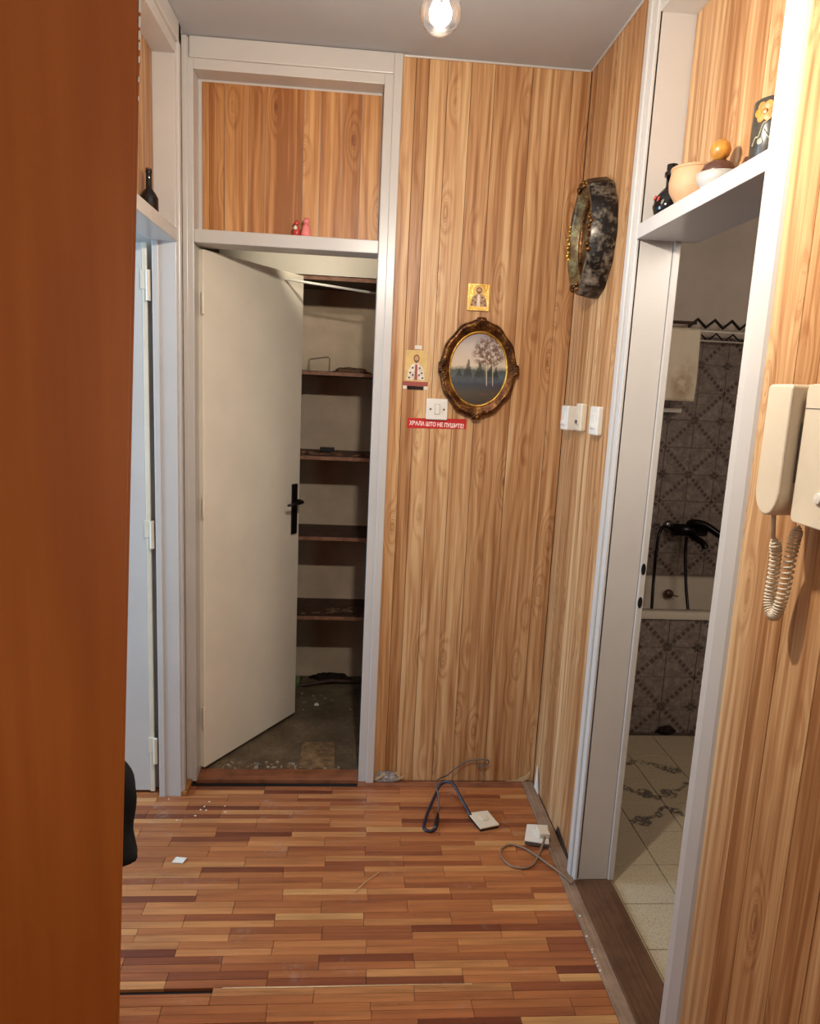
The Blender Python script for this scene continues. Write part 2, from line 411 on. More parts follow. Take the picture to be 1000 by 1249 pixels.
# the rest of the parquet towards and behind the camera, out of the frame
mb = MB(); r = 0; y = yend
while y > -2.4:
    x = -1.1 - ((r//2) % 2)*PL/2
    while x < XR:
        a, b = max(x, -1.1), min(x+PL, XR-.052)
        if b-a > .02: mb.box(a+.0005, b-.0005, y-PW+.0004, y-.0004, -.0098, 0)
        x += PL
    y -= PW; r += 1
o = mb.build('parquet_field', 'floor', fl); o['kind'] = 'stuff'
mb = MB(); y = 2.60; r = 0
while y > yend:
    x = -1.1-((r//2) % 2)*PL/2
    while x < -.802:
        a, b = max(x, -1.1), min(x+PL, -.80)
        if b-a > .02: mb.box(a+.0005, b-.0005, y-PW+.0004, y-.0004, -.0098, -.001)
        x += PL
    y -= PW; r += 1
o = mb.build('parquet_field', 'floor', fl); o['kind'] = 'stuff'
mb = MB(); rr_ = random.Random(8); px_ = [(-.30+.05*i, yend) for i in range(2)]
MB().prism([(-.31, 0), (-.1, -.0015), (.2, .001), (.36, -.0005), (.36, .0016), (.2, .003), (-.1, .003), (-.30, .0035)], (0, 1.6455, -.0095), (1, 0, 0), (0, 1, 0), .0108).build('raw_edge', 'paper', fl)
# border strips
struct('trim_1', MB().box(.05, XR-.05, YB-.042, YB-.002, -.0098, .004), 'strip_x', 'flat reddish wooden strip along the foot of the back wall', 'floor strip', .0015)
struct('trim_2', MB().box(XR-.052, XR-.003, 1.0, YB-.002, -.0098, .005), 'strip_y', 'worn greyish wooden strip along the foot of the right wall', 'floor strip', .0015)

# --- ceiling
struct('ceiling', MB().box(-1.2, XR+.13, -2.6, YB+.1, ZC, ZC+.1), 'ceil', 'plain off-white hallway ceiling', 'ceiling')

# --- back wall (right part) with wood-grain boards
wb = struct('wall_back', MB().box(.10, XR+.11, YB+.003, YB+.10, -.1, ZC), 'dark', 'back wall clad in light wood-grain boards, right of the closet', 'wall')
boards(wb, 'x', [.114, .1605, .2056, .2706, .3528, .4354, .5673, .7087, XR-.001], YB, .003, .004, ZC, 'wood')
# --- right wall
wr = struct('wall_right', MB().box(XR+.003, .885, 2.08, YB+.0025, -.1, ZC).box(XR+.003, .885, .14, 1.375, -.1, ZC).box(XR+.003, .885, -2.5, -.80, -.1, ZC).box(XR+.003, .885, -.80, .14, -.1, .85).box(XR+.003, .885, -.80, .14, 2.2, ZC), 'dark', 'right wall clad in light wood-grain boards on both sides of the bathroom doorway', 'wall')
boards(wr, 'y', [2.10, 2.21, 2.304, 2.423, 2.51, 2.575, YB-.001], XR, .003, .004, ZC, 'wood')
boards(wr, 'y', joints(.15, 1.334, 5), XR, .003, .004, ZC, 'wood')
boards(wr, 'y', [-1.20, -1.07, -.99, -.88, -.81], XR, .003, .004, ZC, 'wood')
# thin white bead where the boards meet the ceiling
struct('trim_3', MB().box(.115, XR-.006, YB-.007, YB, ZC-.007, ZC), 'white', 'thin white bead between the back wall and the ceiling', 'ceiling bead', .002)
struct('trim_4', MB().box(XR-.007, XR, 2.105, YB-.007, ZC-.007, ZC), 'white', 'thin white bead between the right wall and the ceiling', 'ceiling bead', .002)

# --- left wall and hall behind the camera
wl = struct('wall_left', MB().box(-.80, XL+.002, 1.28, 1.62, -.1, ZC).box(-.80, XL-.002, 2.60, YB+.1, -.1, ZC).box(-1.2, -1.1, -2.5, 1.30, -.1, ZC).box(-1.1, -.80, 1.28, 1.36, -.1, ZC), 'bathwall', 'left hallway wall around the left doorway', 'wall')
struct('wall_rear', MB().box(-1.2, .9, -2.6, -2.5, -.1, ZC), 'bathwall', 'plain wall behind the photographer', 'wall')
win = thing('added_window_1', 'unseen white window added beside the photographer to light the foreground door', 'window', (.82, -.33, .85), kind='structure')  # window added out of view, goes with the side fill
for y in (-.80, -.36, .08): MB().box(.80, .86, y, y+.06, .85, 2.2).build('window_post', 'white', win)
for y0, y1 in ((-.74, -.36), (-.30, .08)):
    for z in (.85, 2.14): MB().box(.80, .86, y0, y1, z, z+.06).build('window_rail', 'white', win)
    MB().box(.828, .832, y0, y1, .91, 2.14).build('pane', clear_glass('window_glass'), win)

# --- left room shell with its window in the x=-3 wall
struct('wall_left_room', MB().box(-3.1, -3.0, .7, 1.55, -.1, ZC).box(-3.1, -3.0, 2.5, 3.5, -.1, ZC).box(-3.1, -3.0, 1.55, 2.5, -.1, .85).box(-3.1, -3.0, 1.55, 2.5, 2.15, ZC)
       .box(-3.0, -.80, 3.4, 3.5, -.1, ZC).box(-3.0, -.80, .7, .8, -.1, ZC).box(-.86, -.801, 2.61, 3.4, -.1, ZC).box(-.86, -.801, .8, 1.60, -.1, ZC), 'roomwall', 'pale walls of the room behind the left doorway', 'wall')
struct('floor_left_room', MB().box(-3.0, -.86, .8, 3.4, -.1, -.002).box(-.86, -.80, 1.60, 2.61, -.1, -.002), 'concrete', 'grey floor of the room behind the left doorway', 'floor')
struct('ceiling_left_room', MB().box(-3.0, -.80, .8, 3.4, ZC-.1, ZC), 'roomwall', 'ceiling of the room behind the left doorway', 'ceiling')
win = thing('window_2', 'white window of the left room', 'window', (-3.05, 2.02, .85), kind='structure')
for y in (1.55, 2.0, 2.44): MB().box(-3.06, -3.0, y, y+.06, .85, 2.15).build('window_post', 'white', win)
for y0, y1 in ((1.61, 2.0), (2.06, 2.44)):
    for z in (.85, 2.09): MB().box(-3.06, -3.0, y0, y1, z, z+.06).build('window_rail', 'white', win)
    MB().box(-3.035, -3.03, y0, y1, .91, 2.09).build('pane', clear_glass('window_glass_b'), win)

# --- closet shell
YW = 3.70
struct('wall_closet_back', MB().box(-.76, .24, YW, YW+.1, -.1, ZC), 'plaster', 'dirty beige plaster back wall of the closet', 'wall')
M['plaster_side'] = plain('shade_darkened_plaster', (84, 68, 55), .9, 0, .1, 6, .2)  # plaster copy darkened so the closet bounces less light and stays shaded
struct('wall_closet_left', MB().box(-.76, -.64, YB+.101, YW, -.1, ZC), 'plaster_side', 'left side wall of the closet, plaster darkened to deepen the shade', 'wall')
struct('wall_closet_right', MB().box(.14, .24, YB+.101, YW, -.1, ZC), 'plaster_side', 'right side wall of the closet, plaster darkened to deepen the shade', 'wall')
struct('floor_closet', MB().box(-.64, .14, YB+.06, YW, -.1, .002), 'concrete', 'dirty grey concrete floor inside the closet', 'floor')
struct('ceiling_closet', MB().box(-.64, .14, YB+.101, YW, ZC-.06, ZC), 'cream', 'cream ceiling inside the closet', 'ceiling')
struct('trim_5', MB().box(-.64, .14, 3.365, 3.395, 2.066, ZC-.06), 'cream', 'cream panel above the top closet shelf', 'panel')

# --- bathroom shell
BX0, BX1, BY1 = .885, 2.45, 3.80
wbf = struct('wall_bathroom_far', MB().box(BX0, BX1+.1, BY1+.008, BY1+.1, -.1, ZC), 'bathwall', 'far bathroom wall, garland tiles below and grey paint above', 'wall')
struct('wall_bathroom_near', MB().box(BX0, BX1+.1, .8, .9, -.1, ZC), 'bathwall', 'near bathroom wall out of view', 'wall')
struct('wall_bathroom_right', MB().box(BX1, BX1+.1, .9, BY1, -.1, ZC), 'bathwall', 'right bathroom wall', 'wall')
struct('wall_bathroom_left', MB().box(.785, BX0, YB+.101, BY1+.1, -.1, ZC), 'bathwall', 'bathroom wall behind the hallway corner', 'wall')
struct('ceiling_bathroom', MB().box(BX0, BX1, .9, BY1, ZC-.05, ZC), 'bathwall', 'grey bathroom ceiling', 'ceiling')
fb = struct('floor_bathroom', MB().box(BX0, BX1, .9, BY1, -.1, -.006), 'grout', 'bathroom floor of speckled beige tiles with floral decor', 'floor')
T = .186; ty0 = .9
tm = MB().box(-T/2+.0014, T/2-.0014, -T/2+.0014, T/2-.0014, -.006, 0)
tA = tm.mesh('tile', .001, seg=1); tB = tm.mesh('tile', .001, seg=1)
tA.materials.append(M['ftile']); tB.materials.append(M['ftile_d'])
SX, SY = .8965, 1.942
first = MB().box(BX0, SX-.0014, 0, 0, 0, 0)
for i in range(0, 7):
    for j in range(-5, 7):
        cx, cy = SX+T*(i+.5), SY+T*(j+.5)
        if cx+T/2 > BX1 or cy-T/2 < .92: continue
        dec = (i in (1, 2) and j in (2, 3, 4)) or (i == 0 and j == 3)
        if cy+T/2 > 3.15: continue
        o = link('tile', tB if dec else tA, None, fb, (cx, cy, 0))
        if (i+j) % 2 and dec: o.scale = (-1, 1, 1)
for j in range(-5, 7):
    cy = SY+T*(j+.5)
    if cy-T/2 < .92 or cy+T/2 > 3.15: continue
    o = MB().box(-.0045, .0045, -T/2+.0014, T/2-.0014, -.006, 0).build('tile', 'ftile'); o.parent = fb; o.location = (SX-.006, cy, 0)
# wall tiles
TW = .150
wt = MB().box(-TW/2+.001, TW/2-.001, 0, .008, -TW/2+.001, TW/2-.001).mesh('tile', .0012, seg=1); wt.materials.append(M['tile'])
def wall_tiles(parent, x0, z0, nx, nz, y, i0=0, j0=0, keep=False):
    for i in range(nx):
        for j in range(nz):
            o = link('tile', wt, None, parent, (x0+TW*(i+.5), y, z0+TW*(j+.5)), (1 if (i+i0) % 2 else -1, 1, 1 if (j+j0) % 2 else -1))
wall_tiles(wbf, 1.848-TW*6, .58, 10, 9, BY1, 0, 0)
# bathroom threshold
struct('trim_6', MB().box(XR-.012, .886, 1.38, 2.06, -.09, .012), 'sill', 'dark brown wooden threshold of the bathroom doorway', 'threshold', .003)

# ================================================================== DOOR FRAMES
# closet frame with transom
tf = thing('trim_7', 'white frame of the closet doorway with a wood-grain transom panel', 'door frame', (-.25, YB, 0), kind='structure')
XI0, XI1, XO0, XO1 = -.589, .053, XL+.004, .114
fd = YB+.10
for x0, x1, s in ((XO0, XI0, 1), (XI1, XO1, -1)):
    xm = (x0+x1)/2
    a, b = (x0, xm) if s > 0 else (xm, x1)
    MB().box(x0+(.0 if s > 0 else .0), x1, YB-.008, fd, .0, ZC-.002).build('jamb', 'white', tf, .003)
    MB().box(a, b, YB-.018, YB-.006, .0, ZC-.002).build('casing', 'white', tf, .003)
MB().box(XI0, XI1, YB-.008, fd, 2.60, ZC-.002).build('head', 'white', tf, .002)
MB().box(XO0+.025, XO1-.03, YB-.0175, YB-.006, 2.632, ZC-.002).build('casing', 'white', tf, .003)
MB().box(XI0, XI1, YB-.010, fd, 2.045, 2.090).build('transom_bar', 'white', tf, .003)
tp = MB().box(XI0, XI1, YB+.075, YB+.09, 2.09, 2.60).build('transom_panel', 'white', tf)
boards(tp, 'x', [XI0+.012, -.552, -.50, -.415, -.36, -.225, -.165, -.09, -.02, XI1-.004], YB+.075, -.004, 2.091, 2.592, 'wood_red')
struct('trim_8', MB().box(XI0-.005, XI1, YB-.005, YB+.075, -.01, .010), 'strip_x', 'reddish wooden threshold under the closet doorway', 'threshold', .003)
# bathroom frame
bf = thing('trim_9', 'white frame of the bathroom doorway with a shelf and wood-grain transom', 'door frame', (.83, 1.7, 0), kind='structure')
YI0, YI1 = 1.400, 2.040
for y0, y1, s in ((1.352, YI0, 1), (YI1, 2.10, -1)):
    MB().box(XR-.006, .872, min(y0, y1), max(y0, y1), 0.012, ZC-.002).build('jamb', 'white', bf, .002)
    ym = (y0+y1)/2
    a, b = (y0, ym) if s > 0 else (ym, y1)
    if s > 0: MB().prism([(XR+.003, 1.332), (XR-.006, 1.338), (XR-.020, 1.360), (XR-.020, 1.376), (XR+.003, 1.376)], (0, 0, 0), (1, 0, 0), (0, 1, 0), ZC-.002).build('casing', 'white', bf)
    else: MB().box(XR-.020, XR+.004, a, b, 0.0, ZC-.002).build('casing', 'white', bf, .004)
    MB().box(XR-.013, XR+.004, b if s > 0 else y0, y1 if s > 0 else a, 0.0, ZC-.002).build('casing', 'white', bf, .004)
st = MB().box(.873, .893, YI1-.006, YI1+.05, .012, 2.02).build('door_stop', 'white', bf, .003)
for z in (1.07, .965):
    MB().prism(ell(0, 0, .0068, .018, 14), (.882, YI1-.006, z), (1, 0, 0), (0, 0, 1), .002).build('strike_hole', 'black', st)
MB().box(.873, .893, 1.36, YI0+.004, .012, 2.02).build('door_stop', 'white', bf, .003)
MB().box(XR-.012, .940, YI0, YI1, 2.020, 2.060).build('transom_shelf', 'white', bf, .002)
MB().box(XR-.006, .872, YI0, YI1, 2.60, ZC-.002).build('head', 'white', bf, .002)
tp = MB().box(.8725, .884, YI0-.04, YI1+.055, 2.061, ZC-.052).build('transom_panel', 'white', bf)
boards(tp, 'y', joints(YI0+.004, YI1-.004, 11), .8725, -.004, 2.0605, 2.599, 'wood')
# left frame
lf = thing('trim_10', 'white frame of the left doorway with a shelf above it', 'door frame', (-.7, 2.1, 0), kind='structure')
for y0, y1 in ((1.60, 1.655), (2.535, 2.60)):
    MB().box(-.704, XL+.006, y0, y1, 0, ZC-.002).build('jamb', 'white', lf, .002)
MB().box(XL+.004, XL+.018, 2.54, 2.57, 0, ZC-.002).build('casing', 'white', lf, .004)
MB().box(XL+.004, XL+.018, 1.61, 1.655, 0, ZC-.002).build('casing', 'white', lf, .004)
MB().box(-.704, -.682, 2.531, 2.536, 0, 2.025).build('door_stop', 'white', lf, .002)
MB().box(-.712, XL+.010, 1.655, 2.535, 2.025, 2.068).build('transom_shelf', 'white', lf, .003)
MB().box(-.704, XL+.008, 1.655, 2.535, 2.60, ZC-.002).build('head', 'white', lf, .002)
MB().box(XL+.006, XL+.018, 1.61, 2.57, 2.635, ZC-.003).build('casing', 'white', lf, .003)
tp = MB().box(-.712, -.698, 1.655, 2.600, 2.068, 2.60).build('transom_panel', 'white', lf)
boards(tp, 'y', joints(1.66, 2.531, 23), -.698, .004, 2.069, 2.599, 'wood')
# brown stop block at the foot of the corner
tag(MB().box(XL+.006, XL+.028, 2.535, 2.628, .0005, .02).build('floor_block', 'brownwood', None, .003), 'small bare wooden strip in the corner between left frame and closet frame', 'wood strip')

# ================================================================== DOORS
# closet door, opened inwards
HX, HY = -.572, 2.705
dv = Vector((-.262+.572, 3.195-2.705, 0)); ang = math.atan2(dv.y, dv.x); DW = .60
dm = Matrix.Translation((HX, HY, 0)) @ Matrix.Rotation(ang, 4, 'Z')
d1 = thing('door_1', 'plain white closet door standing ajar with a black handle', 'door', (HX, HY, .02), kind='structure')
MB().box(0, DW, 0, .036, .022, 2.036, dm).build('leaf', 'cream', d1, .003)
hd = MB().box(DW-.062, DW-.022, -.007, 0, .905, 1.135, dm).build('handle_plate', 'black', d1, .003)
pts = [dm @ Vector(q) for q in ((DW-.042, -.005, 1.058), (DW-.042, -.040, 1.058), (DW-.050, -.052, 1.058), (DW-.085, -.056, 1.057), (DW-.15, -.054, 1.055))]
MB().tube(pts, .008, 10, rads=[.010, .009, .0095, .008, .006]).build('lever', 'black', hd, smooth=True)
hd = MB().box(DW-.062, DW-.022, .036, .043, .905, 1.135, dm).build('handle_plate', 'black', d1, .003)
pts = [dm @ Vector((q[0], .036-q[1], q[2])) for q in ((DW-.042, -.005, 1.058), (DW-.042, -.040, 1.058), (DW-.050, -.052, 1.058), (DW-.085, -.056, 1.057), (DW-.15, -.054, 1.055))]
MB().tube(pts, .008, 10, rads=[.010, .009, .0095, .008, .006]).build('lever', 'black', hd, smooth=True)
for z in (.25, 1.1, 1.85):
    MB().tube([dm @ Vector((-.006, -.006, z-.04)), dm @ Vector((-.006, -.006, z+.04))], .006, 10).build('hinge', 'cream', d1)
# left room door, opened away into the room
d2 = thing('door_2', 'white door of the left room, bluish in daylight, with painted hinges', 'door', (-.735, 2.56, .01), kind='structure')
MB().box(-1.53, -.742, 2.556, 2.594, .012, 2.020).build('leaf', 'white', d2, .003)
MB().box(-.742, -.726, 2.549, 2.560, .012, 2.020).build('edge_strip', 'ivory', d2, .002)
for z in (1.88, 1.02, .185):
    h = MB().tube([(-.7185, 2.538, z-.05), (-.7185, 2.538, z+.05)], .0078, 12).build('hinge', 'ivory', d2, smooth=False)
    MB().box(-.746, -.722, 2.5435, 2.549, z-.012, z+.05).build('hinge_leaf', 'ivory', h, .001)
# foreground veneered door leaf, slightly sagging on its hinges
TILT = math.radians(2.3)
YD = .80
def dpt(dx, dy, z):   # dx measured left from the free edge
    ex = -.2500 + (z-1.426)*math.tan(TILT)
    return Vector((ex-dx*.958-dy*.31, YD+dy*.95-dx*.287, z))
d3 = thing('door_3', 'orange-brown veneered door leaf close by at the left edge', 'door', dpt(.8, 0, .02), kind='structure')
def dbox(dx0, dx1, dy0, dy1, z0, z1, name, mat, par, bev=.0):
    mb = MB(); vs_ = [dpt(dx, dy, z) for z in (z0, z1) for dy in (dy0, dy1) for dx in (dx1, dx0)]
    mb.add(vs_, [(0, 2, 3, 1), (4, 5, 7, 6), (0, 1, 5, 4), (2, 6, 7, 3), (0, 4, 6, 2), (1, 3, 7, 5)])
    return mb.build(name, mat, par, bev)
dbox(.0025, .80, 0, .036, .02, 2.04, 'leaf', 'veneer', d3, .001)
dbox(0, .0025, .0005, .0355, .02, 2.03, 'edge_band', 'veneer', d3)
rn = random.Random(4); z = 1.985
for i in range(9):
    h = (.020, .016, .012, .010, .008, .007, .006, .005, .004)[i]
    dbox(-.0004, .0024-.0002*i, -.0006, .004, z-h, z, 'chipped_veneer', 'whitepaper', d3)
    z -= h+.002+.008*rn.random()*(i/4)
hp = dbox(.02, .06, .036, .043, .93, 1.15, 'handle_plate', 'black', d3, .002)
MB().tube([dpt(.04, .04, 1.06), dpt(.04, .085, 1.06), dpt(.06, .095, 1.06), dpt(.14, .095, 1.055)], .008, 10).build('lever', 'black', hp, smooth=True)
for z in (.3, 1.75):
    MB().tube([dpt(.806, .0, z-.04), dpt(.806, .0, z+.04)], .007, 10).build('hinge', 'chrome', d3)

# black bag hanging on the far handle of the foreground door
bg = thing('bag', 'black cloth bag hanging behind the orange-brown door', 'bag', (-.30, .93, .82))
def bagf(u, v):
    t = 2*PI*u
    h = 1.062-.185*v
    wv = (.35+.65*math.sin(min(1, v*1.6+.12)*PI/2)) * (1-.9*max(0, v-.86)/.14*(1 if v > .86 else 0))
    ax = .068*wv*(1+.07*math.sin(3*t+4*v)+.03*math.sin(7*t-9*v)); ay = .040*wv*(1+.12*math.sin(2*t+4*v))
    return Vector((-.362+ax*math.cos(t)+.008*math.sin(8*v), .938+ay*math.sin(t), h))
m_ = MB().grid(bagf, 33, 22)
m_.build('body', 'blackcloth', bg, smooth=True)
MB().tube([(-.36, .91, 1.03), (-.355, .896, 1.06), (-.352, .892, 1.085), (-.350, .905, 1.088), (-.352, .93, 1.06), (-.36, .945, 1.03)], .006, 8).build('strap', 'blackcloth', bg, smooth=True)

# ================================================================== CLOSET CONTENTS
names_sh = ['top closet shelf under the cream panel', 'closet shelf at eye level carrying the wire frame',
            'closet shelf carrying the small black box', 'bare closet shelf level with the door handle', 'lowest closet shelf with scraps and dust']
for i, (z, yf) in enumerate(((2.064, 3.365), (1.640, 3.36), (1.247, 3.352), (.851, 3.387), (.446, 3.394))):
    s = thing('closet_shelf', 'dark stained wooden board, ' + names_sh[i], 'shelf', (-.25, yf, z-.02), 'closet shelves')
    MB().box(-.64, .14, yf+.003, YW-.001, z-.020, z).build('board', 'shelfwood', s, .002)
    MB().box(-.638, .138, yf-.002, yf+.003, z-.019, z-.002).build('front_edge', 'shelfedge', s, .001)
    if i:
        MB().box(-.64, -.616, yf+.02, YW-.001, z-.048, z-.020).build('batten', 'shelfwood', s, .002)
        MB().box(.116, .14, yf+.02, YW-.001, z-.048, z-.020).build('batten', 'shelfwood', s, .002)
# wooden bracket on the eye-level shelf, hidden part of the batten
tag(MB().prism([(0, 0), (.11, 0), (.11, -.035), (0, -.02)], (-.39, 3.42, 1.6195), (1, 0, 0), (0, 0, 1), .2).build('bracket_board', 'shelfwood', None, .001), 'short dark board fixed under the eye-level closet shelf', 'bracket')
tag(MB().tube([(-.635, 3.10, 2.032), (-.262, 3.10, 1.998), (.138, 3.10, 1.960)], .0055, 10).build('hanging_rail', 'plastic', None, smooth=True), 'thin white rail running aslant across the top of the closet', 'rail')
# wire frame
wf = thing('wire_frame', 'thin bent wire frame standing on the eye-level closet shelf', 'wire frame', (-.20, 3.5, 1.64))
P0 = [(-.245, 3.5, 1.642), (-.245, 3.5, 1.690), (-.240, 3.5, 1.697), (-.150, 3.5, 1.712), (-.145, 3.5, 1.706), (-.145, 3.5, 1.642)]
MB().tube(P0, .0015, 6).build('front_wire', 'greywire', wf)
MB().tube([(x, 3.58, z) for x, y, z in P0], .0015, 6).build('rear_wire', 'greywire', wf)
for x in (-.245, -.145): MB().tube([(x, 3.5, 1.642), (x, 3.58, 1.642)], .0015, 6).build('foot_wire', 'greywire', wf)
def lump(c, rx, ry, rz, seed, n=18, flat=.15):
    rn = random.Random(seed); ph = [rn.random()*6.28 for _ in range(6)]
    def f(u, v):
        t = 2*PI*u; e = (v-.5)*PI
        k = 1+.18*math.sin(3*t+ph[0])*math.cos(e)+.12*math.sin(5*t+ph[1]+4*e)+.10*math.sin(7*e+ph[2]+2*t)
        z = math.sin(e)*k
        return Vector((c[0]+rx*math.cos(e)*math.cos(t)*k, c[1]+ry*math.cos(e)*math.sin(t)*k, c[2]+rz*max(z, -flat)+rz*flat))
    return MB().grid(f, n, n//2+2)
M['rag'] = plain('brown_rag', (122, 96, 74), .95, 0, .2, 40, .1)
M['greenbag'] = plain('green_plastic', (96, 112, 70), .4, 0, .35, 30)
M['darkrag'] = plain('dark_rag', (44, 36, 32), .95, 0, .3, 40, .1)
tag(lump((-.045, 3.47, 1.641), .085, .06, .020, 3).build('rag', 'rag', None, smooth=True), 'low brown cloth lying on the eye-level closet shelf', 'cloth')
k_ = thing('small_box', 'small black box on the second closet shelf from the top of the gap', 'box', (-.145, 3.55, 1.247))
k_['label'] = 'small flat black box lying on a closet shelf above the door handle level'
MB().box(-.18, -.11, 3.53, 3.58, 1.2475, 1.263).build('base', 'black', k_, .002)
MB().box(-.181, -.109, 3.529, 3.581, 1.264, 1.272).build('lid', 'black', k_, .002)
rn = random.Random(9)
for zz, yf, nm, lab, mt in ((1.247, 3.352, 26, 'crumbled plaster dust along the shelf carrying the small black box', 'shelfedge'), (.446, 3.394, 14, 'torn scraps and dust on the lowest closet shelf', 'rag')):
    q = MB()
    for i in range(nm):
        x = -.33+.42*rn.random(); yy = yf+.03+.13*rn.random()
        l = lump((x, yy, zz+.0005), .010+.014*rn.random(), .008+.01*rn.random(), .003+.004*rn.random(), i, 8); q.add(l.v, l.f)
    tag(q.build('plaster_scraps', mt, None), lab, 'rubble', kind='stuff')
# junk at the foot of the closet back wall
tag(lump((-.36, 3.58, .003), .10, .07, .045, 21).build('plastic_bag', 'greenbag', None, smooth=True), 'crumpled greenish plastic bag at the back of the closet floor', 'bag')
tag(MB().tube([(-.25, 3.55, .012), (-.10, 3.58, .028), (.10, 3.60, .014)], .010, 8).build('stick', 'shelfwood', None), 'dark stick lying across the back of the closet floor', 'stick')
tag(lump((-.10, 3.655, .003), .10, .028, .03, 31).build('rag', 'darkrag', None, smooth=True), 'dark dirty rag behind the stick on the closet floor', 'cloth')
tag(lump((-.155, 3.335, .002), .012, .009, .010, 5, 10).build('plaster_crumb', 'whitepaper', None), 'bright white plaster crumb in the middle of the closet floor', 'crumb')
rn = random.Random(12); q = MB()
for i in range(12):
    l = lump((-.26+.30*rn.random(), 3.28+.2*rn.random(), .002), .004+.005*rn.random(), .004, .003, i+40, 8); q.add(l.v, l.f)
tag(q.build('plaster_crumbs', 'dust', None), 'small pale crumbs scattered on the dark closet floor', 'rubble', kind='stuff')
M['slab'] = plain('brown_cement_patch', (128, 104, 76), .9, 0, .25, 30, .2)
tag(MB().box(-.195, -.048, 2.735, 2.955, .002, .008).build('cement_slab', 'slab', None, .002), 'square brownish cement patch on the closet floor by the threshold', 'slab')
rn = random.Random(15)
q = MB(); nf = 0
for mt, n_ in (('slab', 60), ('dust', 34)):
    nf = len(q.f)
    for i in range(n_):
        x = -.53+.50*rn.random()**1.2; yy = 2.728+.06*rn.random()*(1 if x < -.2 else .4)
        l = lump((x, yy, .0015), .004+.009*rn.random()**2, .004+.007*rn.random(), .002+.005*rn.random(), i+60, 8); q.add(l.v, l.f)
sr = tag(q.build('screed_rubble', 'slab', None), 'broken screed and plaster rubble along the closet threshold', 'rubble', kind='stuff')
sr.data.materials.append(M['dust'])
for pq in sr.data.polygons:
    if pq.index >= nf: pq.material_index = 1

# pink figurine on the transom bar
fg = thing('figurine', 'small pink and white figurine on the transom bar above the closet door', 'figurine', (-.212, YB+.03, 2.09))
M['pink'] = plain('pink_glaze', (226, 132, 128), .3); M['redglaze'] = plain('red_glaze', (190, 62, 56), .3)
cx, cy, cz = -.205, YB+.032, 2.0902
MB().lathe([(.0, 0), (.018, 0), (.019, .012), (.016, .03), (.012, .044), (.0, .046)], (cx, cy, cz), 16).build('body', 'pink', fg, smooth=True)
MB().lathe([(.0, -.013), (.008, -.010), (.013, 0), (.008, .011), (.0, .013)], (cx, cy, cz+.056), 16).build('head', 'pink', fg, smooth=True)
MB().lathe([(.0, 0), (.014, 0), (.013, .02), (.008, .036), (.0, .04)], (cx-.034, cy, cz), 14).build('body', 'redglaze', fg, smooth=True)
MB().lathe([(.0, -.010), (.007, -.007), (.010, 0), (.006, .008), (.0, .010)], (cx-.034, cy, cz+.048), 14).build('head', 'redglaze', fg, smooth=True)
MB().lathe([(.0, -.008), (.006, -.005), (.007, 0), (.004, .007), (.0, .008)], (cx-.037, cy-.014, cz+.03), 12).build('white_collar', 'whitepaper', fg, smooth=True)
MB().box(cx-.052, cx+.022, cy-.016, cy+.018, cz-.0001, cz+.005).build('base', 'whitepaper', fg, .002)

# ================================================================== BULB
bl = thing('ceiling_bulb', 'lit bare bulb hanging on a cord from the hallway ceiling', 'light bulb', (BULB[0], BULB[1], ZC))
bx, by, bz = BULB
MB().tube([(bx, by, ZC-.02), (bx, by, bz+.105)], .003, 8).build('cord', 'plastic', bl)
MB().lathe([(.0, 0), (.045, 0), (.04, -.02), (.012, -.03), (0, -.03)], (bx, by, ZC-.0005), 24).build('ceiling_rose', 'plastic', bl, smooth=True)
MB().lathe([(0, .108), (.008, .108), (.017, .098), (.019, .05), (.018, .045), (0, .045)], (bx, by, bz), 24).build('socket', 'plastic', bl, smooth=True)
gp = [(.013, .046), (.0145, .036), (.020, .026), (.0275, .012), (.030, 0), (.0285, -.011), (.023, -.021), (.014, -.028), (.005, -.0302), (.0003, -.0305)]
gp = [(r_*1.18, h_*1.12) for r_, h_ in gp]
MB().lathe(gp, (bx, by, bz), 28).build('glass', clear_glass('bulb_glass'), bl, smooth=True)
M['filament'] = emit('led_core', (255, 246, 232), 60)
MB().lathe([(0, .012), (.006, .011), (.010, .005), (.011, -.002), (.007, -.009), (0, -.011)], (bx, by, bz), 18).build('glowing_core', 'filament', bl, smooth=True)
ld = bpy.data.lights.new('bulb_light', 'POINT'); ld.energy = BULB_W; ld.color = (1, .925, .82); ld.shadow_soft_size = .022
lo = bpy.data.objects.new('bulb_light', ld); COL.objects.link(lo); lo.location = (0, 0, bz-ZC); lo.parent = bl

cl = thing('added_closet_lamp', 'unseen spot lamp added above the closet door to light the cream panel', 'lamp', (-.2, YB+.1015, 2.18))  # added lamp hidden above the door, brightens the panel and top bay
la = Vector((-.2, YB+.135, 2.18)); ldir = Vector((0, 1, -.05)).normalized()
MB().lathe([(0, 0), (.03, 0), (.03, .008), (.012, .012), (0, .012)], (-.2, YB+.0905, 2.18), 20, (0, 1, 0)).build('holder', 'plastic', cl)
MB().lathe([(.010, -.034), (.020, -.012), (.030, .03), (.032, .03), (.022, -.014), (.012, -.036)], la, 24, ldir).build('shade', 'plastic', cl, smooth=True)
ld = bpy.data.lights.new('closet_fill_light', 'SPOT'); ld.energy = 8.5; ld.color = (1, .90, .74); ld.shadow_soft_size = .012; ld.spot_size = math.radians(84); ld.spot_blend = .75
lo = bpy.data.objects.new('closet_fill_light', ld); COL.objects.link(lo); lo.location = la + ldir*.032 - Vector((-.2, YB+.1015, 2.18)); lo.parent = cl
lo.rotation_euler = ldir.to_track_quat('-Z', 'Y').to_euler()

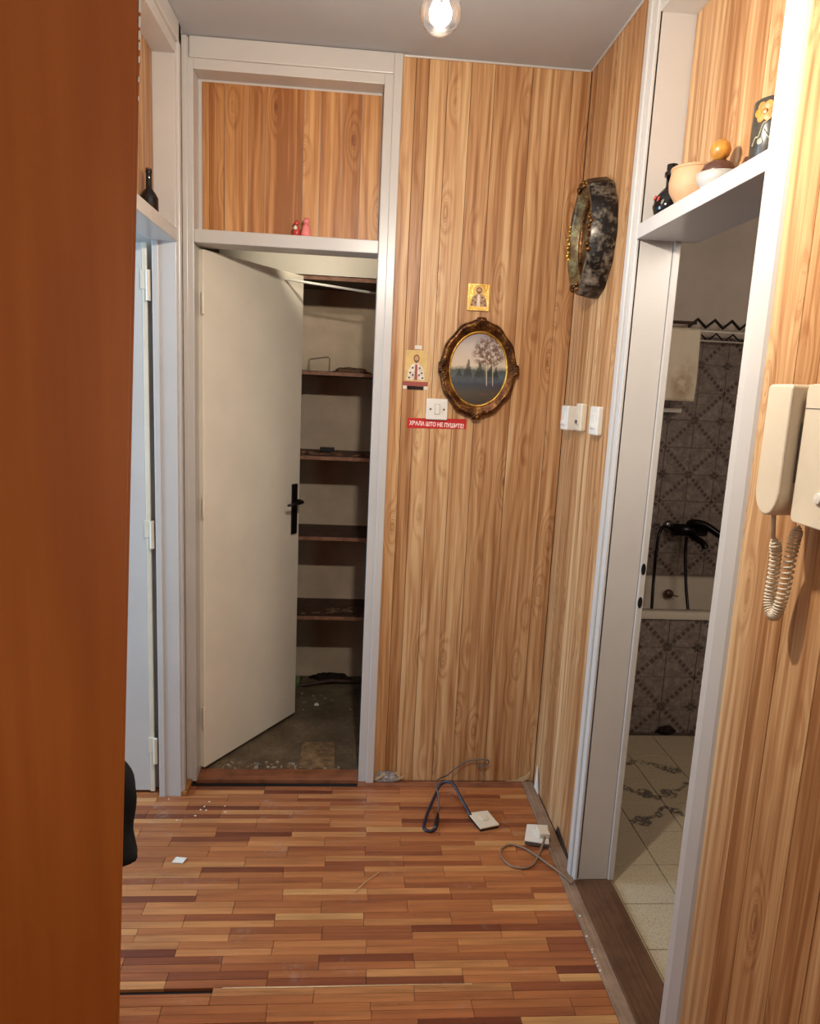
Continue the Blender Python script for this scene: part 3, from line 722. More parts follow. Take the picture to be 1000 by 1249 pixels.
# ================================================================== BACK WALL OBJECTS
def oval_frame(root, cen, ex, ez, nrm, a, b, prof, mat, seg=72, scallop=.016):
    """prof: list of (fraction of radius, height above the wall)"""
    cen, ex, ez, nrm = map(Vector, (cen, ex, ez, nrm)); mb = MB(); vs_ = []; n = len(prof)
    for j in range(seg):
        t = 2*PI*j/seg
        for (k, h) in prof:
            s = 1+scallop*math.cos(12*t)*(1 if k > .85 else 0)+.014*math.cos(4*t)*(1 if k > .85 else 0)
            rin = .045 if k < .85 else 0
            vs_.append(cen + ex*(a*k*s*math.cos(t)) + ez*(b*k*s*math.sin(t)) + nrm*h)
    fs = [(j*n+i, ((j+1) % seg)*n+i, ((j+1) % seg)*n+i+1, j*n+i+1) for j in range(seg) for i in range(n-1)]
    mb.add(vs_, fs); return mb
pc = (.437, YB, 1.660)
op = thing('oval_painting', 'oval landscape painting in a bronze gilt scalloped frame on the back wall', 'painting', (pc[0], YB, pc[2]-.18))
EX, EZ, NR = (1, 0, 0), (0, 0, 1), (0, -1, 0)
A, B = .143, .178
oval_frame(op, pc, EX, EZ, NR, A, B, [(.97, 0.0), (1.0, .010), (.985, .020), (.94, .030), (.88, .028), (.80, .017), (.765, .016)], 'gilt').build('frame', 'gilt', op, smooth=True)
oval_frame(op, pc, EX, EZ, NR, A, B, [(.775, .012), (.77, .019), (.745, .021), (.725, .018), (.718, .010)], 'gold', scallop=0).build('inner_rim', 'gold', op, smooth=True)
me = MB().prism(ell(0, 0, A*.735, B*.735, 48), (0, 0, 0), (1, 0, 0), (0, 0, 1), .004).mesh('canvas')
cv = link('canvas', me, 'painting', op, (pc[0], YB-.008, pc[2]), keep=True); cv.parent = op; cv.location = (0, -.008, .18)
def ball(mb, c, r, n=8):
    return mb.lathe([(0, -r)]+[(r*math.cos(e), r*math.sin(e)) for e in (-1.0, -.45, .1, .6, 1.1)]+[(0, r)], c, n)
for t, nn in ((0, 5), (PI/2, 5), (PI, 5), (3*PI/2, 5)):
    m_ = MB(); rn = random.Random(int(t*10))
    for i in range(9):
        tt = t + (i-4)*.055; k = .93+.05*math.cos((i-4)*.8)
        ball(m_, (pc[0]+A*k*math.cos(tt), YB-.029-.003*(i % 2), pc[2]+B*k*math.sin(tt)), .0085-.0009*abs(i-4))
    for i in range(4):
        tt = t + (i-1.5)*.05
        ball(m_, (pc[0]+A*1.0*math.cos(tt), YB-.022, pc[2]+B*1.0*math.sin(tt)), .008)
    m_.build('carved_ornament', 'gilt', op, smooth=True)
# oval frame on the right wall
pr_ = (XR, 2.365, 2.085)
of = thing('oval_picture', 'deep oval picture frame with worn black sides and gold beads on the right wall', 'picture frame', (XR, pr_[1], pr_[2]-.19))
EX, EZ, NR = (0, -1, 0), (0, 0, 1), (-1, 0, 0)
A2, B2 = .126, .180
oval_frame(of, pr_, EX, EZ, NR, A2, B2, [(1.0, .001), (1.02, .012), (1.0, .040), (.96, .072), (.92, .080)], 'worn').build('frame', 'worn', of, smooth=True)
oval_frame(of, pr_, EX, EZ, NR, A2, B2, [(.925, .079), (.88, .083), (.80, .074), (.74, .056), (.70, .048)], 'bronzeface').build('face', 'bronzeface', of, smooth=True)
oval_frame(of, pr_, EX, EZ, NR, A2, B2, [(.725, .046), (.72, .053), (.69, .055), (.665, .050), (.66, .040)], 'gold', scallop=0).build('inner_rim', 'gilt', of, smooth=True)
MB().prism(ell(0, 0, A2*.69, B2*.69, 48), (XR-.037, pr_[1], pr_[2]), (0, -1, 0), (0, 0, 1), .005).build('canvas', 'bronzeface', of)
rn = random.Random(2)
for t0 in (0, PI/2, PI, 3*PI/2):
    m_ = MB()
    for i in range(9):
        tt = t0+(i-4)*.085; kk = .88+.035*math.cos(i*2.1)
        ball(m_, (XR-.080-.004*(i % 2), pr_[1]-A2*kk*math.cos(tt), pr_[2]+B2*kk*math.sin(tt)), .0062+.003*rn.random())
    m_.build('bead_cluster', 'gilt' if t0 != PI else 'gold', of, smooth=True)

# icons: a small gold one and a paper print
def icon(root, o, wd, ht, cream, card, th, figs, top=True):
    x0, y0, z0 = o
    MB().box(x0-wd/2, x0+wd/2, y0-th, y0, z0, z0+ht).build('card', card, root, .0008, seg=1)
    y = y0-th
    def flat(name, out, m, lay):
        MB().prism(out, (x0, y-.0003*lay, z0), (1, 0, 0), (0, 0, 1), .0003).build(name, m, root)
    h = ht; w_ = wd
    flat('halo', ell(0, h*.76, w_*.24, w_*.24, 20), figs['halo'], 1)
    flat('robe', [(-w_*.40, h*.16), (w_*.40, h*.16), (w_*.36, h*.42), (w_*.22, h*.58), (w_*.07, h*.64), (-w_*.07, h*.64), (-w_*.22, h*.58), (-w_*.36, h*.42)], figs['robe'], 2)
    flat('stole', [(-w_*.07, h*.16), (w_*.07, h*.16), (w_*.05, h*.60), (-w_*.05, h*.60)], figs['stole'], 3)
    for s in (-1, 1):
        for (cx_, cz_) in ((.16, .50), (.26, .36), (.14, .30), (.30, .22)):
            flat('robe_cross', ell(s*w_*cx_, h*cz_, w_*.055, w_*.055, 4), figs['mark'], 3)
    flat('hair', ell(0, h*.765, w_*.135, h*.115, 18), figs['hair'], 3)
    flat('face', ell(0, h*.755, w_*.09, h*.085, 18), figs['skin'], 4)
    flat('beard', [(-w_*.09, h*.74), (-w_*.05, h*.715), (w_*.05, h*.715), (w_*.09, h*.74), (w_*.06, h*.655), (0, h*.63), (-w_*.06, h*.655)], figs['hair'], 5)
M['iconpaper'] = plain('icon_paper', (214, 180, 112), .55, 0, .05, 30)
M['icongold'] = gilt('icon_gold_foil', (190, 140, 60), (224, 180, 96), (250, 222, 150), .8, 30)
M['iconhalo'] = plain('icon_halo', (222, 178, 90), .4); M['iconrobe'] = plain('icon_white_robe', (222, 206, 186), .6, 0, .1, 120)
M['iconred'] = plain('icon_red', (160, 74, 62), .6); M['iconhair'] = plain('icon_hair', (110, 76, 54), .6); M['iconskin'] = plain('icon_skin', (196, 146, 108), .6)
M['iconmark'] = plain('icon_dark_green', (62, 66, 58), .6); M['icontan'] = plain('icon_tan_robe', (176, 138, 98), .5, 0, .2, 150)
ic = thing('icon_print', 'paper icon of a bearded saint with a red caption on the back wall', 'icon', (.2085, YB, 1.575))
icon(ic, (.2085, YB, 1.590), .082, .128, 'cream', 'iconpaper', .0012, dict(halo='iconhalo', robe='iconrobe', stole='iconred', mark='iconmark', hair='iconhair', skin='iconskin'))
MB().box(.2085-.046, .2085+.046, YB-.0016, YB, 1.589, 1.605).build('caption_band', 'iconred', ic)
MB().box(.2085-.030, .2085+.030, YB-.0018, YB, 1.575, 1.588).build('caption_plate', 'darkrag', ic)
for x in (.2085-.046, .2085+.032): MB().box(x, x+.014, YB-.0014, YB, 1.577, 1.589).build('tape', 'whitepaper', ic)
MB().box(.200, .226, YB-.0022, YB, 1.722, 1.735).build('tape', 'whitepaper', ic)
ig = thing('gold_icon', 'small shiny gold icon above the oval painting', 'icon', (.4235, YB, 1.869))
icon(ig, (.4235, YB, 1.869), .080, .094, 'gold', 'icongold', .006, dict(halo='iconhalo', robe='icontan', stole='iconrobe', mark='iconhair', hair='iconhair', skin='iconskin'))
m_ = MB().box(.3835, .3895, YB-.008, YB-.0055, 1.869, 1.963).box(.4575, .4635, YB-.008, YB-.0055, 1.869, 1.963).box(.3895, .4575, YB-.008, YB-.0055, 1.869, 1.875).box(.3895, .4575, YB-.008, YB-.0055, 1.957, 1.963)
m_.build('raised_border', 'icongold', ig, .0008, seg=1)
# red sticker with lettering
sk = thing('sticker', 'red sticker with white Cyrillic lettering under the light switch', 'sticker', (.296, YB, 1.43))
MB().prism([(-.111, -.019), (.111, -.0135), (.111, .024), (-.111, .019)], (.2955, YB, 1.452), (1, 0, 0), (0, 0, 1), .0008).build('backing', 'red', sk)
def lettering(txt, size, sx, rotm, mat, parent, name='lettering'):
    cu = bpy.data.curves.new(name, 'FONT'); cu.body = txt; cu.size = size; cu.align_x = 'CENTER'; cu.align_y = 'CENTER'; cu.offset = .0006; cu.extrude = .0001
    ob = bpy.data.objects.new(name, cu); COL.objects.link(ob)
    dg = bpy.context.evaluated_depsgraph_get(); me = bpy.data.meshes.new_from_object(ob.evaluated_get(dg))
    COL.objects.unlink(ob); bpy.data.objects.remove(ob); me.materials.clear()
    xs = [v.co.x for v in me.vertices]; me.transform(Matrix.Scale(sx/(max(xs)-min(xs)), 4, (1, 0, 0))); me.transform(rotm)
    return link(name, me, mat, parent)
lettering('ХВАЛА ШТО НЕ ПУШИТЕ!', .021, .205, Matrix.Translation((.2955, YB-.0010, 1.450)) @ Matrix.Rotation(.02, 4, 'Y') @ Matrix.Rotation(PI/2, 4, 'X'), 'ink_white', sk)
# switch on the back wall
sw = thing('light_switch', 'square white light switch with two screws on the back wall', 'light switch', (.292, YB, 1.468))
MB().box(.2525, .3325, YB-.012, YB, 1.4685, 1.5465).build('plate', 'plastic', sw, .004)
MB().box(.2835, .3025, YB-.0125, YB-.011, 1.489, 1.526).build('rocker_gap', 'greywire', sw, .0004)
MB().box(.2845, .3015, YB-.016, YB-.012, 1.490, 1.525).build('rocker', 'plastic', sw, .0015)
for x in (.268, .318): MB().lathe([(0, 0), (.004, 0), (.0036, .0016), (0, .0018)], (x, YB-.0118, 1.5075), 12, (0, -1, 0)).build('screw', 'greywire', sw)
# switches on the right wall
for nm, lab, cat, yc, wd, z0, z1, dp, mat in (('socket', 'white surface socket nearest the corner on the right wall', 'socket', 2.520, .075, 1.458, 1.545, .036, 'plastic'),
      ('light_switch', 'narrow ivory light switch between two white ones on the right wall', 'light switch', 2.400, .062, 1.462, 1.556, .022, 'ivory'),
      ('light_switch', 'white light switch nearest the bathroom frame on the right wall', 'light switch', 2.245, .082, 1.458, 1.550, .020, 'plastic')):
    s = thing(nm, lab, cat, (XR, yc, z0), 'switches on the right wall')
    MB().box(XR-dp, XR, yc-wd/2, yc+wd/2, z0, z1).build('plate', mat, s, .005)
    zc = (z0+z1)/2
    rk = MB().box(XR-dp-.004, XR-dp+.001, yc-wd*.22, yc+wd*.22, zc-.024, zc+.024).build('rocker', mat, s, .0015)
    MB().box(XR-dp-.0075, XR-dp-.003, yc-wd*.16, yc+wd*.16, zc-.022, zc-.010).build('rocker_lip', 'greywire' if mat == 'ivory' else mat, rk, .001)

# ================================================================== INTERCOM
it = thing('intercom_phone', 'ivory wall intercom handset with a coiled cord on the right wall', 'intercom', (XR, 1.08, 1.37))
def rpoly(w_, h_, r, n=5):
    o = []
    for cx_, cz_, t0 in ((w_/2-r, h_/2-r, 0), (-w_/2+r, h_/2-r, PI/2), (-w_/2+r, -h_/2+r, PI), (w_/2-r, -h_/2+r, 3*PI/2)):
        o += [(cx_+r*math.cos(t0+PI/2*i/n), cz_+r*math.sin(t0+PI/2*i/n)) for i in range(n+1)]
    return o
by0, by1, bz0, bz1 = .995, 1.150, 1.393, 1.614
cy, cz = (by0+by1)/2, (bz0+bz1)/2
base = MB().prism(rpoly(by1-by0, bz1-bz0, .010), (XR, cy, cz), (0, -1, 0), (0, 0, 1), .034).build('base', 'ivory', it, .003)
MB().prism(rpoly(.090, bz1-bz0-.001, .012), (XR-.033, 1.041, cz-.0005), (0, -1, 0), (0, 0, 1), .036).build('cradle', 'ivory', base, .007)
MB().box(XR-.0696, XR-.067, .999, 1.083, 1.5745, 1.5757).build('seam', 'greywire', base)
MB().box(XR-.0700, XR-.060, 1.0835, 1.0900, 1.455, 1.552).build('side_slot', 'greywire', base, .002)
MB().lathe([(0, 0), (.009, 0), (.008, .004), (0, .005)], (XR-.069, 1.02, 1.44), 16, (-1, 0, 0)).build('button', 'plastic', base)
hw_, hz0, hz1 = .034, 1.396, 1.612
out = [(-hw_+.005, hz1), (-hw_, hz1-.006)] + [(-hw_+.006*(1-t)*0-.0, hz1-.006-(hz1-.046-hz0)*t) for t in (.35, .7, 1)]
out += [(hw_*math.cos(PI+PI*i/12)*.98, hz0+.040+.040*math.sin(PI+PI*i/12)) for i in range(1, 12)]
out += [(hw_, hz0+.040), (hw_, hz1-.006), (hw_-.005, hz1)]
hso = MB().prism(out[::-1], (.728, 1.124, 0), (0, -1, 0), (0, 0, 1), .044).build('handset', 'ivory', it, .007, seg=3)
for z in (1.565, 1.412): MB().box(.7275, XR-.033, 1.098, 1.146, z, z+.034).build('ear_pad', 'ivory', it, .004)
MB().tube([(.705, 1.128, 1.395), (.708, 1.130, 1.378), (.712, 1.132, 1.355)], .004, 8).build('cord_sleeve', 'ivory', it, smooth=True)
path = [(.712, 1.132, 1.357), (.722, 1.136, 1.335), (.728, 1.142, 1.30), (.731, 1.148, 1.262), (.732, 1.148, 1.235), (.733, 1.138, 1.218), (.735, 1.130, 1.222), (.738, 1.126, 1.245), (.741, 1.124, 1.285), (.743, 1.124, 1.33), (.745, 1.122, 1.36), (.747, 1.12, 1.379)]
def spline(P, n):
    P = [Vector(q) for q in P]; out = []; m = len(P)
    for i in range(m-1):
        a, b, c, d = P[max(i-1, 0)], P[i], P[i+1], P[min(i+2, m-1)]
        for j in range(n):
            t = j/n; out.append(.5*((2*b)+(c-a)*t+(2*a-5*b+4*c-d)*t*t+(3*b-a-3*c+d)*t**3))
    return out+[P[-1]]
sp = spline(path, 42); hel = []; prev = None
for i, q in enumerate(sp):
    t = (sp[min(i+1, len(sp)-1)]-sp[max(i-1, 0)]).normalized()
    e = Vector((1, 0, 0)) if prev is None else prev
    e = (e-t*e.dot(t)).normalized(); prev = e; g = t.cross(e); a = i*2*PI/9.0
    env = min(1, i/30, (len(sp)-1-i)/25)
    hel.append(q+(e*math.cos(a)+g*math.sin(a))*.0085*env)
MB().tube(hel, .0021, 6).build('coiled_cord', 'ivory', it, smooth=True)

# ================================================================== ITEMS ON THE DOORWAY SHELVES
ZS = 2.0602
M['bottleglass'] = plain('black_glazed_bottle', (16, 15, 18), .12, 0, .1, 20)
M['floral'] = plain('painted_flowers', (176, 74, 66), .4, 0, .2, 60)
M['dullwhite'] = plain('dull_white_glaze', (178, 174, 168), .35)
M['clay'] = plain('peach_clay', (196, 152, 112), .6, 0, .04, 20)
M['turnwood'] = plain('turned_yellow_wood', (190, 130, 52), .35, 0, .2, 50)
M['brownglaze'] = plain('dark_brown_glaze', (84, 52, 40), .35)
M['mugdark'] = plain('dark_grey_glaze', (60, 56, 48), .3, 0, .25, 40)
M['yellowflower'] = plain('yellow_flower', (178, 122, 44), .45, 0, .12, 60)
M['silverdots'] = plain('silver_scroll', (150, 142, 122), .35)
b1 = thing('bottle', 'round black bottle with painted flowers beside the peach bowl', 'bottle', (.815, 1.965, ZS))
MB().lathe([(0, 0), (.024, 0), (.036, .010), (.042, .030), (.038, .052), (.024, .070), (.013, .080), (.0125, .112), (.0, .112)], (.815, 1.965, ZS), 24).build('body', 'bottleglass', b1, smooth=True)
MB().lathe([(0, .108), (.018, .108), (.018, .118), (.014, .122), (.014, .138), (.0, .138)], (.815, 1.965, ZS), 20).build('stopper', 'bottleglass', b1)
for i, (dy, dz, mt) in enumerate(((.012, .052, 'floral'), (-.004, .046, 'floral'), (.018, .038, 'silverdots'), (-.016, .036, 'silverdots'))):
    q = Vector((.815-.040, 1.965+dy-.012, ZS+dz)); rr = math.sqrt(max(0, .0425**2-(q.y-1.965)**2)); 
    MB().lathe([(0, -.003), (.007, -.001), (.007, .001), (0, .003)], (.815-rr*.93, q.y, q.z), 10, (-1, 0, .3)).build('painted_flower', mt, b1)
b2 = thing('bowl', 'peach clay bowl on the shelf above the bathroom door', 'bowl', (.815, 1.822, ZS))
MB().lathe([(0, 0), (.032, 0), (.040, .004), (.058, .034), (.060, .055), (.056, .078), (.055, .082), (.052, .082), (.053, .055), (.036, .010), (0, .008)], (.815, 1.822, ZS), 32).build('body', 'clay', b2, smooth=True)
MB().lathe([(.0545, .080), (.0585, .082), (.0575, .087), (.0525, .087), (.0515, .082)], (.815, 1.822, ZS), 32).build('rim', 'clay', b2, smooth=True)
b3 = thing('lidded_bowl', 'small white bowl with a brown domed lid and yellow wooden ball knob', 'bowl', (.815, 1.700, ZS))
bc = (.815, 1.700, ZS)
MB().lathe([(0, 0), (.026, 0), (.030, .004), (.044, .022), (.048, .040), (.045, .040), (0, .038)], bc, 28).build('body', 'dullwhite', b3, smooth=True)
MB().lathe([(.023, -.0001), (.027, -.0001), (.027, .004), (.023, .004)], bc, 28).build('foot', 'dullwhite', b3)
ld_ = MB().lathe([(0, .0385), (.040, .0385), (.039, .046), (.032, .060), (.018, .069), (0, .071)], bc, 24).build('lid', 'brownglaze', b3, smooth=True)
MB().lathe([(0, .069), (.010, .070), (.020, .080), (.0235, .092), (.020, .105), (.010, .114), (0, .116)], bc, 22).build('ball_knob', 'turnwood', ld_, smooth=True)
b5 = thing('wooden_spoon', 'small brown wooden oval standing beside the doll', 'ornament', (.862, 1.615, ZS))
MB().prism(ell(0, .032, .016, .032, 24), (.855, 1.640, ZS), (0, -1, 0), (0, 0, 1), .010).build('bowl', 'brownglaze', b5, .003)
MB().prism(ell(0, .032, .009, .020, 24), (.8448, 1.640, ZS), (0, -1, 0), (0, 0, 1), .001).build('painted_centre', 'turnwood', b5)
b5['label'] = 'small brown oval ornament standing right of the lidded white bowl'; b5.name = 'oval_ornament'
b6 = thing('mug', 'dark mug with a yellow flower at the right end of the bathroom door shelf', 'mug', (.812, 1.465, ZS))
mc = (.812, 1.470, ZS)
MB().lathe([(0, 0), (.040, 0), (.043, .004), (.044, .060), (.043, .110), (.040, .112), (.039, .106), (.039, .010), (0, .008)], mc, 32).build('body', 'mugdark', b6, smooth=True)
MB().tube(spline([(.812+.03, 1.470-.03, ZS+.10), (.812+.05, 1.470-.05, ZS+.095), (.812+.055, 1.470-.055, ZS+.06), (.812+.045, 1.470-.045, ZS+.03), (.812+.03, 1.470-.03, ZS+.025)], 5), .005, 8).build('handle', 'mugdark', b6, smooth=True)
def on_mug(a, z): return Vector((mc[0]+.0445*math.cos(a), mc[1]+.0445*math.sin(a), ZS+z))
fa = math.radians(212)
for i in range(6):
    q = on_mug(fa+.32*math.cos(i*PI/3), .084+.012*math.sin(i*PI/3))
    MB().lathe([(0, -.001), (.009, 0), (.008, .0014), (0, .002)], q, 12, (q.x-mc[0], q.y-mc[1], 0)).build('petal', 'yellowflower', b6)
q = on_mug(fa, .084); MB().lathe([(0, 0), (.006, 0), (.005, .003), (0, .004)], q, 12, (q.x-mc[0], q.y-mc[1], 0)).build('flower_centre', 'turnwood', b6)
MB().tube(spline([on_mug(fa-.5+i*.16, .025+.010*i+.006*math.sin(i*2.4)) for i in range(6)], 5), .0016, 6).build('scroll', 'silverdots', b6)
MB().tube(spline([on_mug(fa+.5-i*.12, .02+.008*i) for i in range(5)], 5), .0013, 6).build('scroll', 'silverdots', b6)
MB().lathe([(0, 0), (.006, 0), (0, .0015)], on_mug(fa-.1, .03), 10, (on_mug(fa-.1, 0)-Vector((mc[0], mc[1], ZS)))).build('dot', 'silverdots', b6)
# bottle on the left shelf
b7 = thing('bottle', 'dark wine bottle with a long neck on the left doorway shelf', 'bottle', (-.664, 2.37, 2.068))
MB().lathe([(0, .001), (.026, .001), (.028, .006), (.0275, .052), (.020, .066), (.0095, .078), (.0085, .122), (.010, .124), (.010, .132), (.0, .132)], (-.664, 2.37, 2.0675), 24).build('body', 'bottleglass', b7, smooth=True)
MB().lathe([(0, .131), (.0092, .131), (.0092, .137), (0, .138)], (-.664, 2.37, 2.0675), 16).build('cork', 'brownglaze', b7)

# ================================================================== FLOOR OBJECTS
def socket_box(name, lab, quad, h, z0, mat='ivory'):
    s = thing(name, lab, 'socket', (quad[0][0], quad[0][1], z0))
    q = [Vector((x, y, 0)) for x, y in quad]; mb = MB()
    mb.add([v+Vector((0, 0, z0)) for v in q]+[v+Vector((0, 0, z0+h)) for v in q], [(0, 3, 2, 1), (4, 5, 6, 7), (0, 1, 5, 4), (1, 2, 6, 5), (2, 3, 7, 6), (3, 0, 4, 7)])
    mb.build('body', 'black' if mat == 'ivory' else 'greywire', s, .0015)
    c = sum(q, Vector())/4; p = [c+(v-c)*1.05 for v in q]; mb = MB()
    mb.add([v+Vector((0, 0, z0+h)) for v in p]+[v+Vector((0, 0, z0+h+.006)) for v in p], [(0, 3, 2, 1), (4, 5, 6, 7), (0, 1, 5, 4), (1, 2, 6, 5), (2, 3, 7, 6), (3, 0, 4, 7)])
    mb.build('plate', mat, s, .002)
    p = [c+(v-c)*.30 for v in q]; mb = MB()
    mb.add([v+Vector((0, 0, z0+h+.005)) for v in p]+[v+Vector((0, 0, z0+h+.010)) for v in p], [(0, 3, 2, 1), (4, 5, 6, 7), (0, 1, 5, 4), (1, 2, 6, 5), (2, 3, 7, 6), (3, 0, 4, 7)])
    mb.build('raised_centre', mat, s, .0015)
    return s
s1 = socket_box('phone_socket', 'ivory telephone socket lying loose on the parquet on a black cable', [(.466, 2.405), (.541, 2.419), (.568, 2.335), (.497, 2.312)], .010, .0006)
cb = spline([(.474, 2.392, .012), (.447, 2.455, .040), (.415, 2.510, .075), (.375, 2.530, .060), (.350, 2.50, .030), (.322, 2.44, .012), (.296, 2.36, .0065), (.293, 2.322, .0062), (.312, 2.308, .0062), (.330, 2.318, .0065)], 8)
c1 = thing('black_cable', 'black cable looping from the loose ivory socket to a plug', 'cable', (.33, 2.4, 0))
MB().tube(cb, .0058, 8).build('wire', 'navy', c1, smooth=True)
MB().tube([(.330, 2.318, .0075), (.338, 2.345, .009), (.345, 2.375, .012), (.350, 2.40, .018)], .007, 8, rads=[.007, .0085, .0075, .004]).build('plug', 'black', c1, smooth=True)
c2 = tag(MB().tube(spline([(.352, 2.41, .02), (.360, 2.46, .04), (.352, 2.52, .066), (.375, 2.57, .060), (.405, 2.60, .054), (.44, 2.622, .070), (.49, 2.632, .098), (.55, 2.630, .108), (.578, 2.628, .104), (.575, 2.630, .086), (.560, 2.632, .078), (.540, 2.638, .072)], 7), .0030, 6).build('thin_wire', 'greywire', None, smooth=True), 'thin grey wire rising in a curl against the back wall', 'wire')
c3 = tag(MB().tube(spline([(.532, 2.640, .095), (.538, 2.626, .07), (.555, 2.62, .055), (.56, 2.615, .03), (.535, 2.61, .012), (.525, 2.59, .0075)], 7), .0012, 6).build('thin_wire', 'greywire', None, smooth=True), 'very thin broken wire end hanging below the curl on the back wall', 'wire')
s2 = socket_box('phone_socket', 'white telephone socket with an adapter lying against the right wall foot', [(.642, 2.232), (.672, 2.322), (.744, 2.315), (.722, 2.212)], .013, .0055, 'plastic')
MB().box(.693, .733, 2.235, 2.285, .024, .045).build('adapter', 'ivory', s2, .004)
c4 = tag(MB().tube(spline([(.712, 2.231, .034), (.700, 2.205, .030), (.680, 2.175, .012), (.650, 2.130, .0055), (.615, 2.108, .005), (.570, 2.118, .005), (.548, 2.160, .005), (.552, 2.205, .005), (.590, 2.232, .005), (.630, 2.215, .006), (.660, 2.180, .008), (.690, 2.130, .0105), (.720, 2.085, .0105), (.742, 2.045, .011), (.748, 2.020, .016), (.752, 2.035, .022)], 8), .0042, 8).build('brown_cable', 'wire', None, smooth=True), 'brown cable looped on the parquet from the white socket to the bathroom frame', 'cable')
tag(MB().prism([(-.02, -.012), (.016, -.016), (.024, .010), (-.012, .016)], (-.541, 2.159, .0012), (1, 0, 0), (0, 1, 0), .003).build('paper_chip', 'whitepaper', None), 'small pale chip lying on the parquet at the left', 'chip')
tag(MB().tube([(.04, 1.998, .003), (.075, 2.045, .004), (.121, 2.093, .003)], .0013, 6).build('straw', 'paper', None), 'thin pale straw lying on the parquet in the middle', 'straw')
rn = random.Random(33); q = MB()
for i in range(9):
    l = lump((-.68+.26*rn.random(), 2.32+.2*rn.random(), .0008), .0025+.0025*rn.random(), .0025+.0025*rn.random(), .0022, i+90, 7); q.add(l.v, l.f)
tag(q.build('floor_crumbs', 'whitepaper', None), 'tiny pale crumbs on the parquet in front of the left doorway', 'rubble', kind='stuff')
q = MB()
for i in range(8):
    l = lump((.722+.012*rn.random(), 1.66+.3*rn.random(), .0055), .003+.002*rn.random(), .003, .003, i+120, 7); q.add(l.v, l.f)
tag(q.build('floor_crumbs', 'whitepaper', None), 'tiny white crumbs along the bathroom threshold', 'rubble', kind='stuff')
# torn foil at the foot of the walls
tr = lump((.172, YB-.006, .006), .052, .010, .036, 77, 20, .05).build('exposed_plaster', 'dust', wb)
for i, pl in enumerate(([(.118, .012), (.140, .022), (.160, .036), (.158, .043), (.135, .030), (.117, .018)], [(.192, .040), (.205, .052), (.214, .046), (.222, .026), (.212, .030), (.204, .042)], [(.214, .014), (.236, .030), (.234, .036), (.212, .022)])):
    MB().prism(pl, (0, YB-.014, 0), (1, 0, 0), (0, 0, 1), .0015).build('torn_foil', 'paper', wb)
for i, pl in enumerate(([(.655, .006), (.70, .012), (.735, .030), (.758, .052), (.752, .018), (.73, .006)],)):
    MB().prism(pl, (0, YB-.006, 0), (1, 0, 0), (0, 0, 1), .0015).build('torn_foil', 'paper', wb)
MB().prism([(2.600, .006), (2.545, -.004+.012), (2.585, .110)], (XR-.002, 0, 0), (0, 1, 0), (0, 0, 1), .004).build('peeled_flap', 'whitepaper', wr).location.x = -.006
MB().prism([(2.30, .0), (2.13, .0), (2.12, .012), (2.28, .045)], (XR-.0005, 0, 0), (0, 1, 0), (0, 0, 1), .002).build('torn_gap', 'dark', wr).location.x = -.0035

# ================================================================== BATHROOM OBJECTS
bt = thing('bathtub', 'built-in bathtub with a tiled front panel seen through the bathroom doorway', 'bathtub', (1.7, 3.45, 0))
TX0, TX1, TY0, TY1, RZ = .93, 2.43, 3.10, 3.795, .605
m_ = MB(); loops = []
def rr(x0, x1, y0, y1, r, z, n=6):
    o = []
    for cx_, cy_, t0 in ((x1-r, y1-r, 0), (x0+r, y1-r, PI/2), (x0+r, y0+r, PI), (x1-r, y0+r, 3*PI/2)):
        o += [Vector((cx_+r*math.cos(t0+PI/2*i/n), cy_+r*math.sin(t0+PI/2*i/n), z)) for i in range(n+1)]
    return o
L = [rr(TX0, TX1, TY0-.012, TY1, .02, RZ-.035), rr(TX0, TX1, TY0-.012, TY1, .02, RZ-.004), rr(TX0+.005, TX1-.005, TY0-.006, TY1-.003, .02, RZ),
     rr(TX0+.05, TX1-.05, TY0+.045, TY1-.05, .09, RZ-.002), rr(TX0+.06, TX1-.06, TY0+.055, TY1-.06, .09, RZ-.02), rr(TX0+.12, TX1-.10, TY0+.10, TY1-.10, .11, RZ-.30), rr(TX0+.20, TX1-.15, TY0+.16, TY1-.16, .10, RZ-.38)]
k_ = len(L[0]); vs_ = [q for l in L for q in l]
fs = [(i*k_+j, i*k_+(j+1) % k_, (i+1)*k_+(j+1) % k_, (i+1)*k_+j) for i in range(len(L)-1) for j in range(k_)]+[tuple((len(L)-1)*k_+j for j in range(k_))]
m_.add(vs_, fs).build('basin', 'enamel', bt, smooth=True)
ap = MB().box(TX0, TX1, TY0+.008, TY0+.05, -.005, RZ-.036).build('apron', 'grout', bt)
wall_tiles(ap, 1.502-TW*3, .578-TW*4+.0, 7, 4, TY0, 1, 1)
tag(lump((1.535, 3.085, .0008), .045, .014, .028, 200).build('rag', 'darkrag', None, smooth=True), 'small dark lump at the foot of the tiled bathtub panel', 'cloth')  # dark lump standing for a dark spot at the panel foot
# drain fittings
ov = MB().lathe([(0, 0), (.026, 0), (.024, .010), (0, .012)], (1.764, 3.70, .520), 20, (0, -1, .2)).build('overflow_cap', 'brownglaze', bt, smooth=True)
MB().tube([(1.764, 3.684, .52), (1.80, 3.68, .512), (1.81, 3.68, .512)], .004, 8).build('overflow_lever', 'brownglaze', ov)
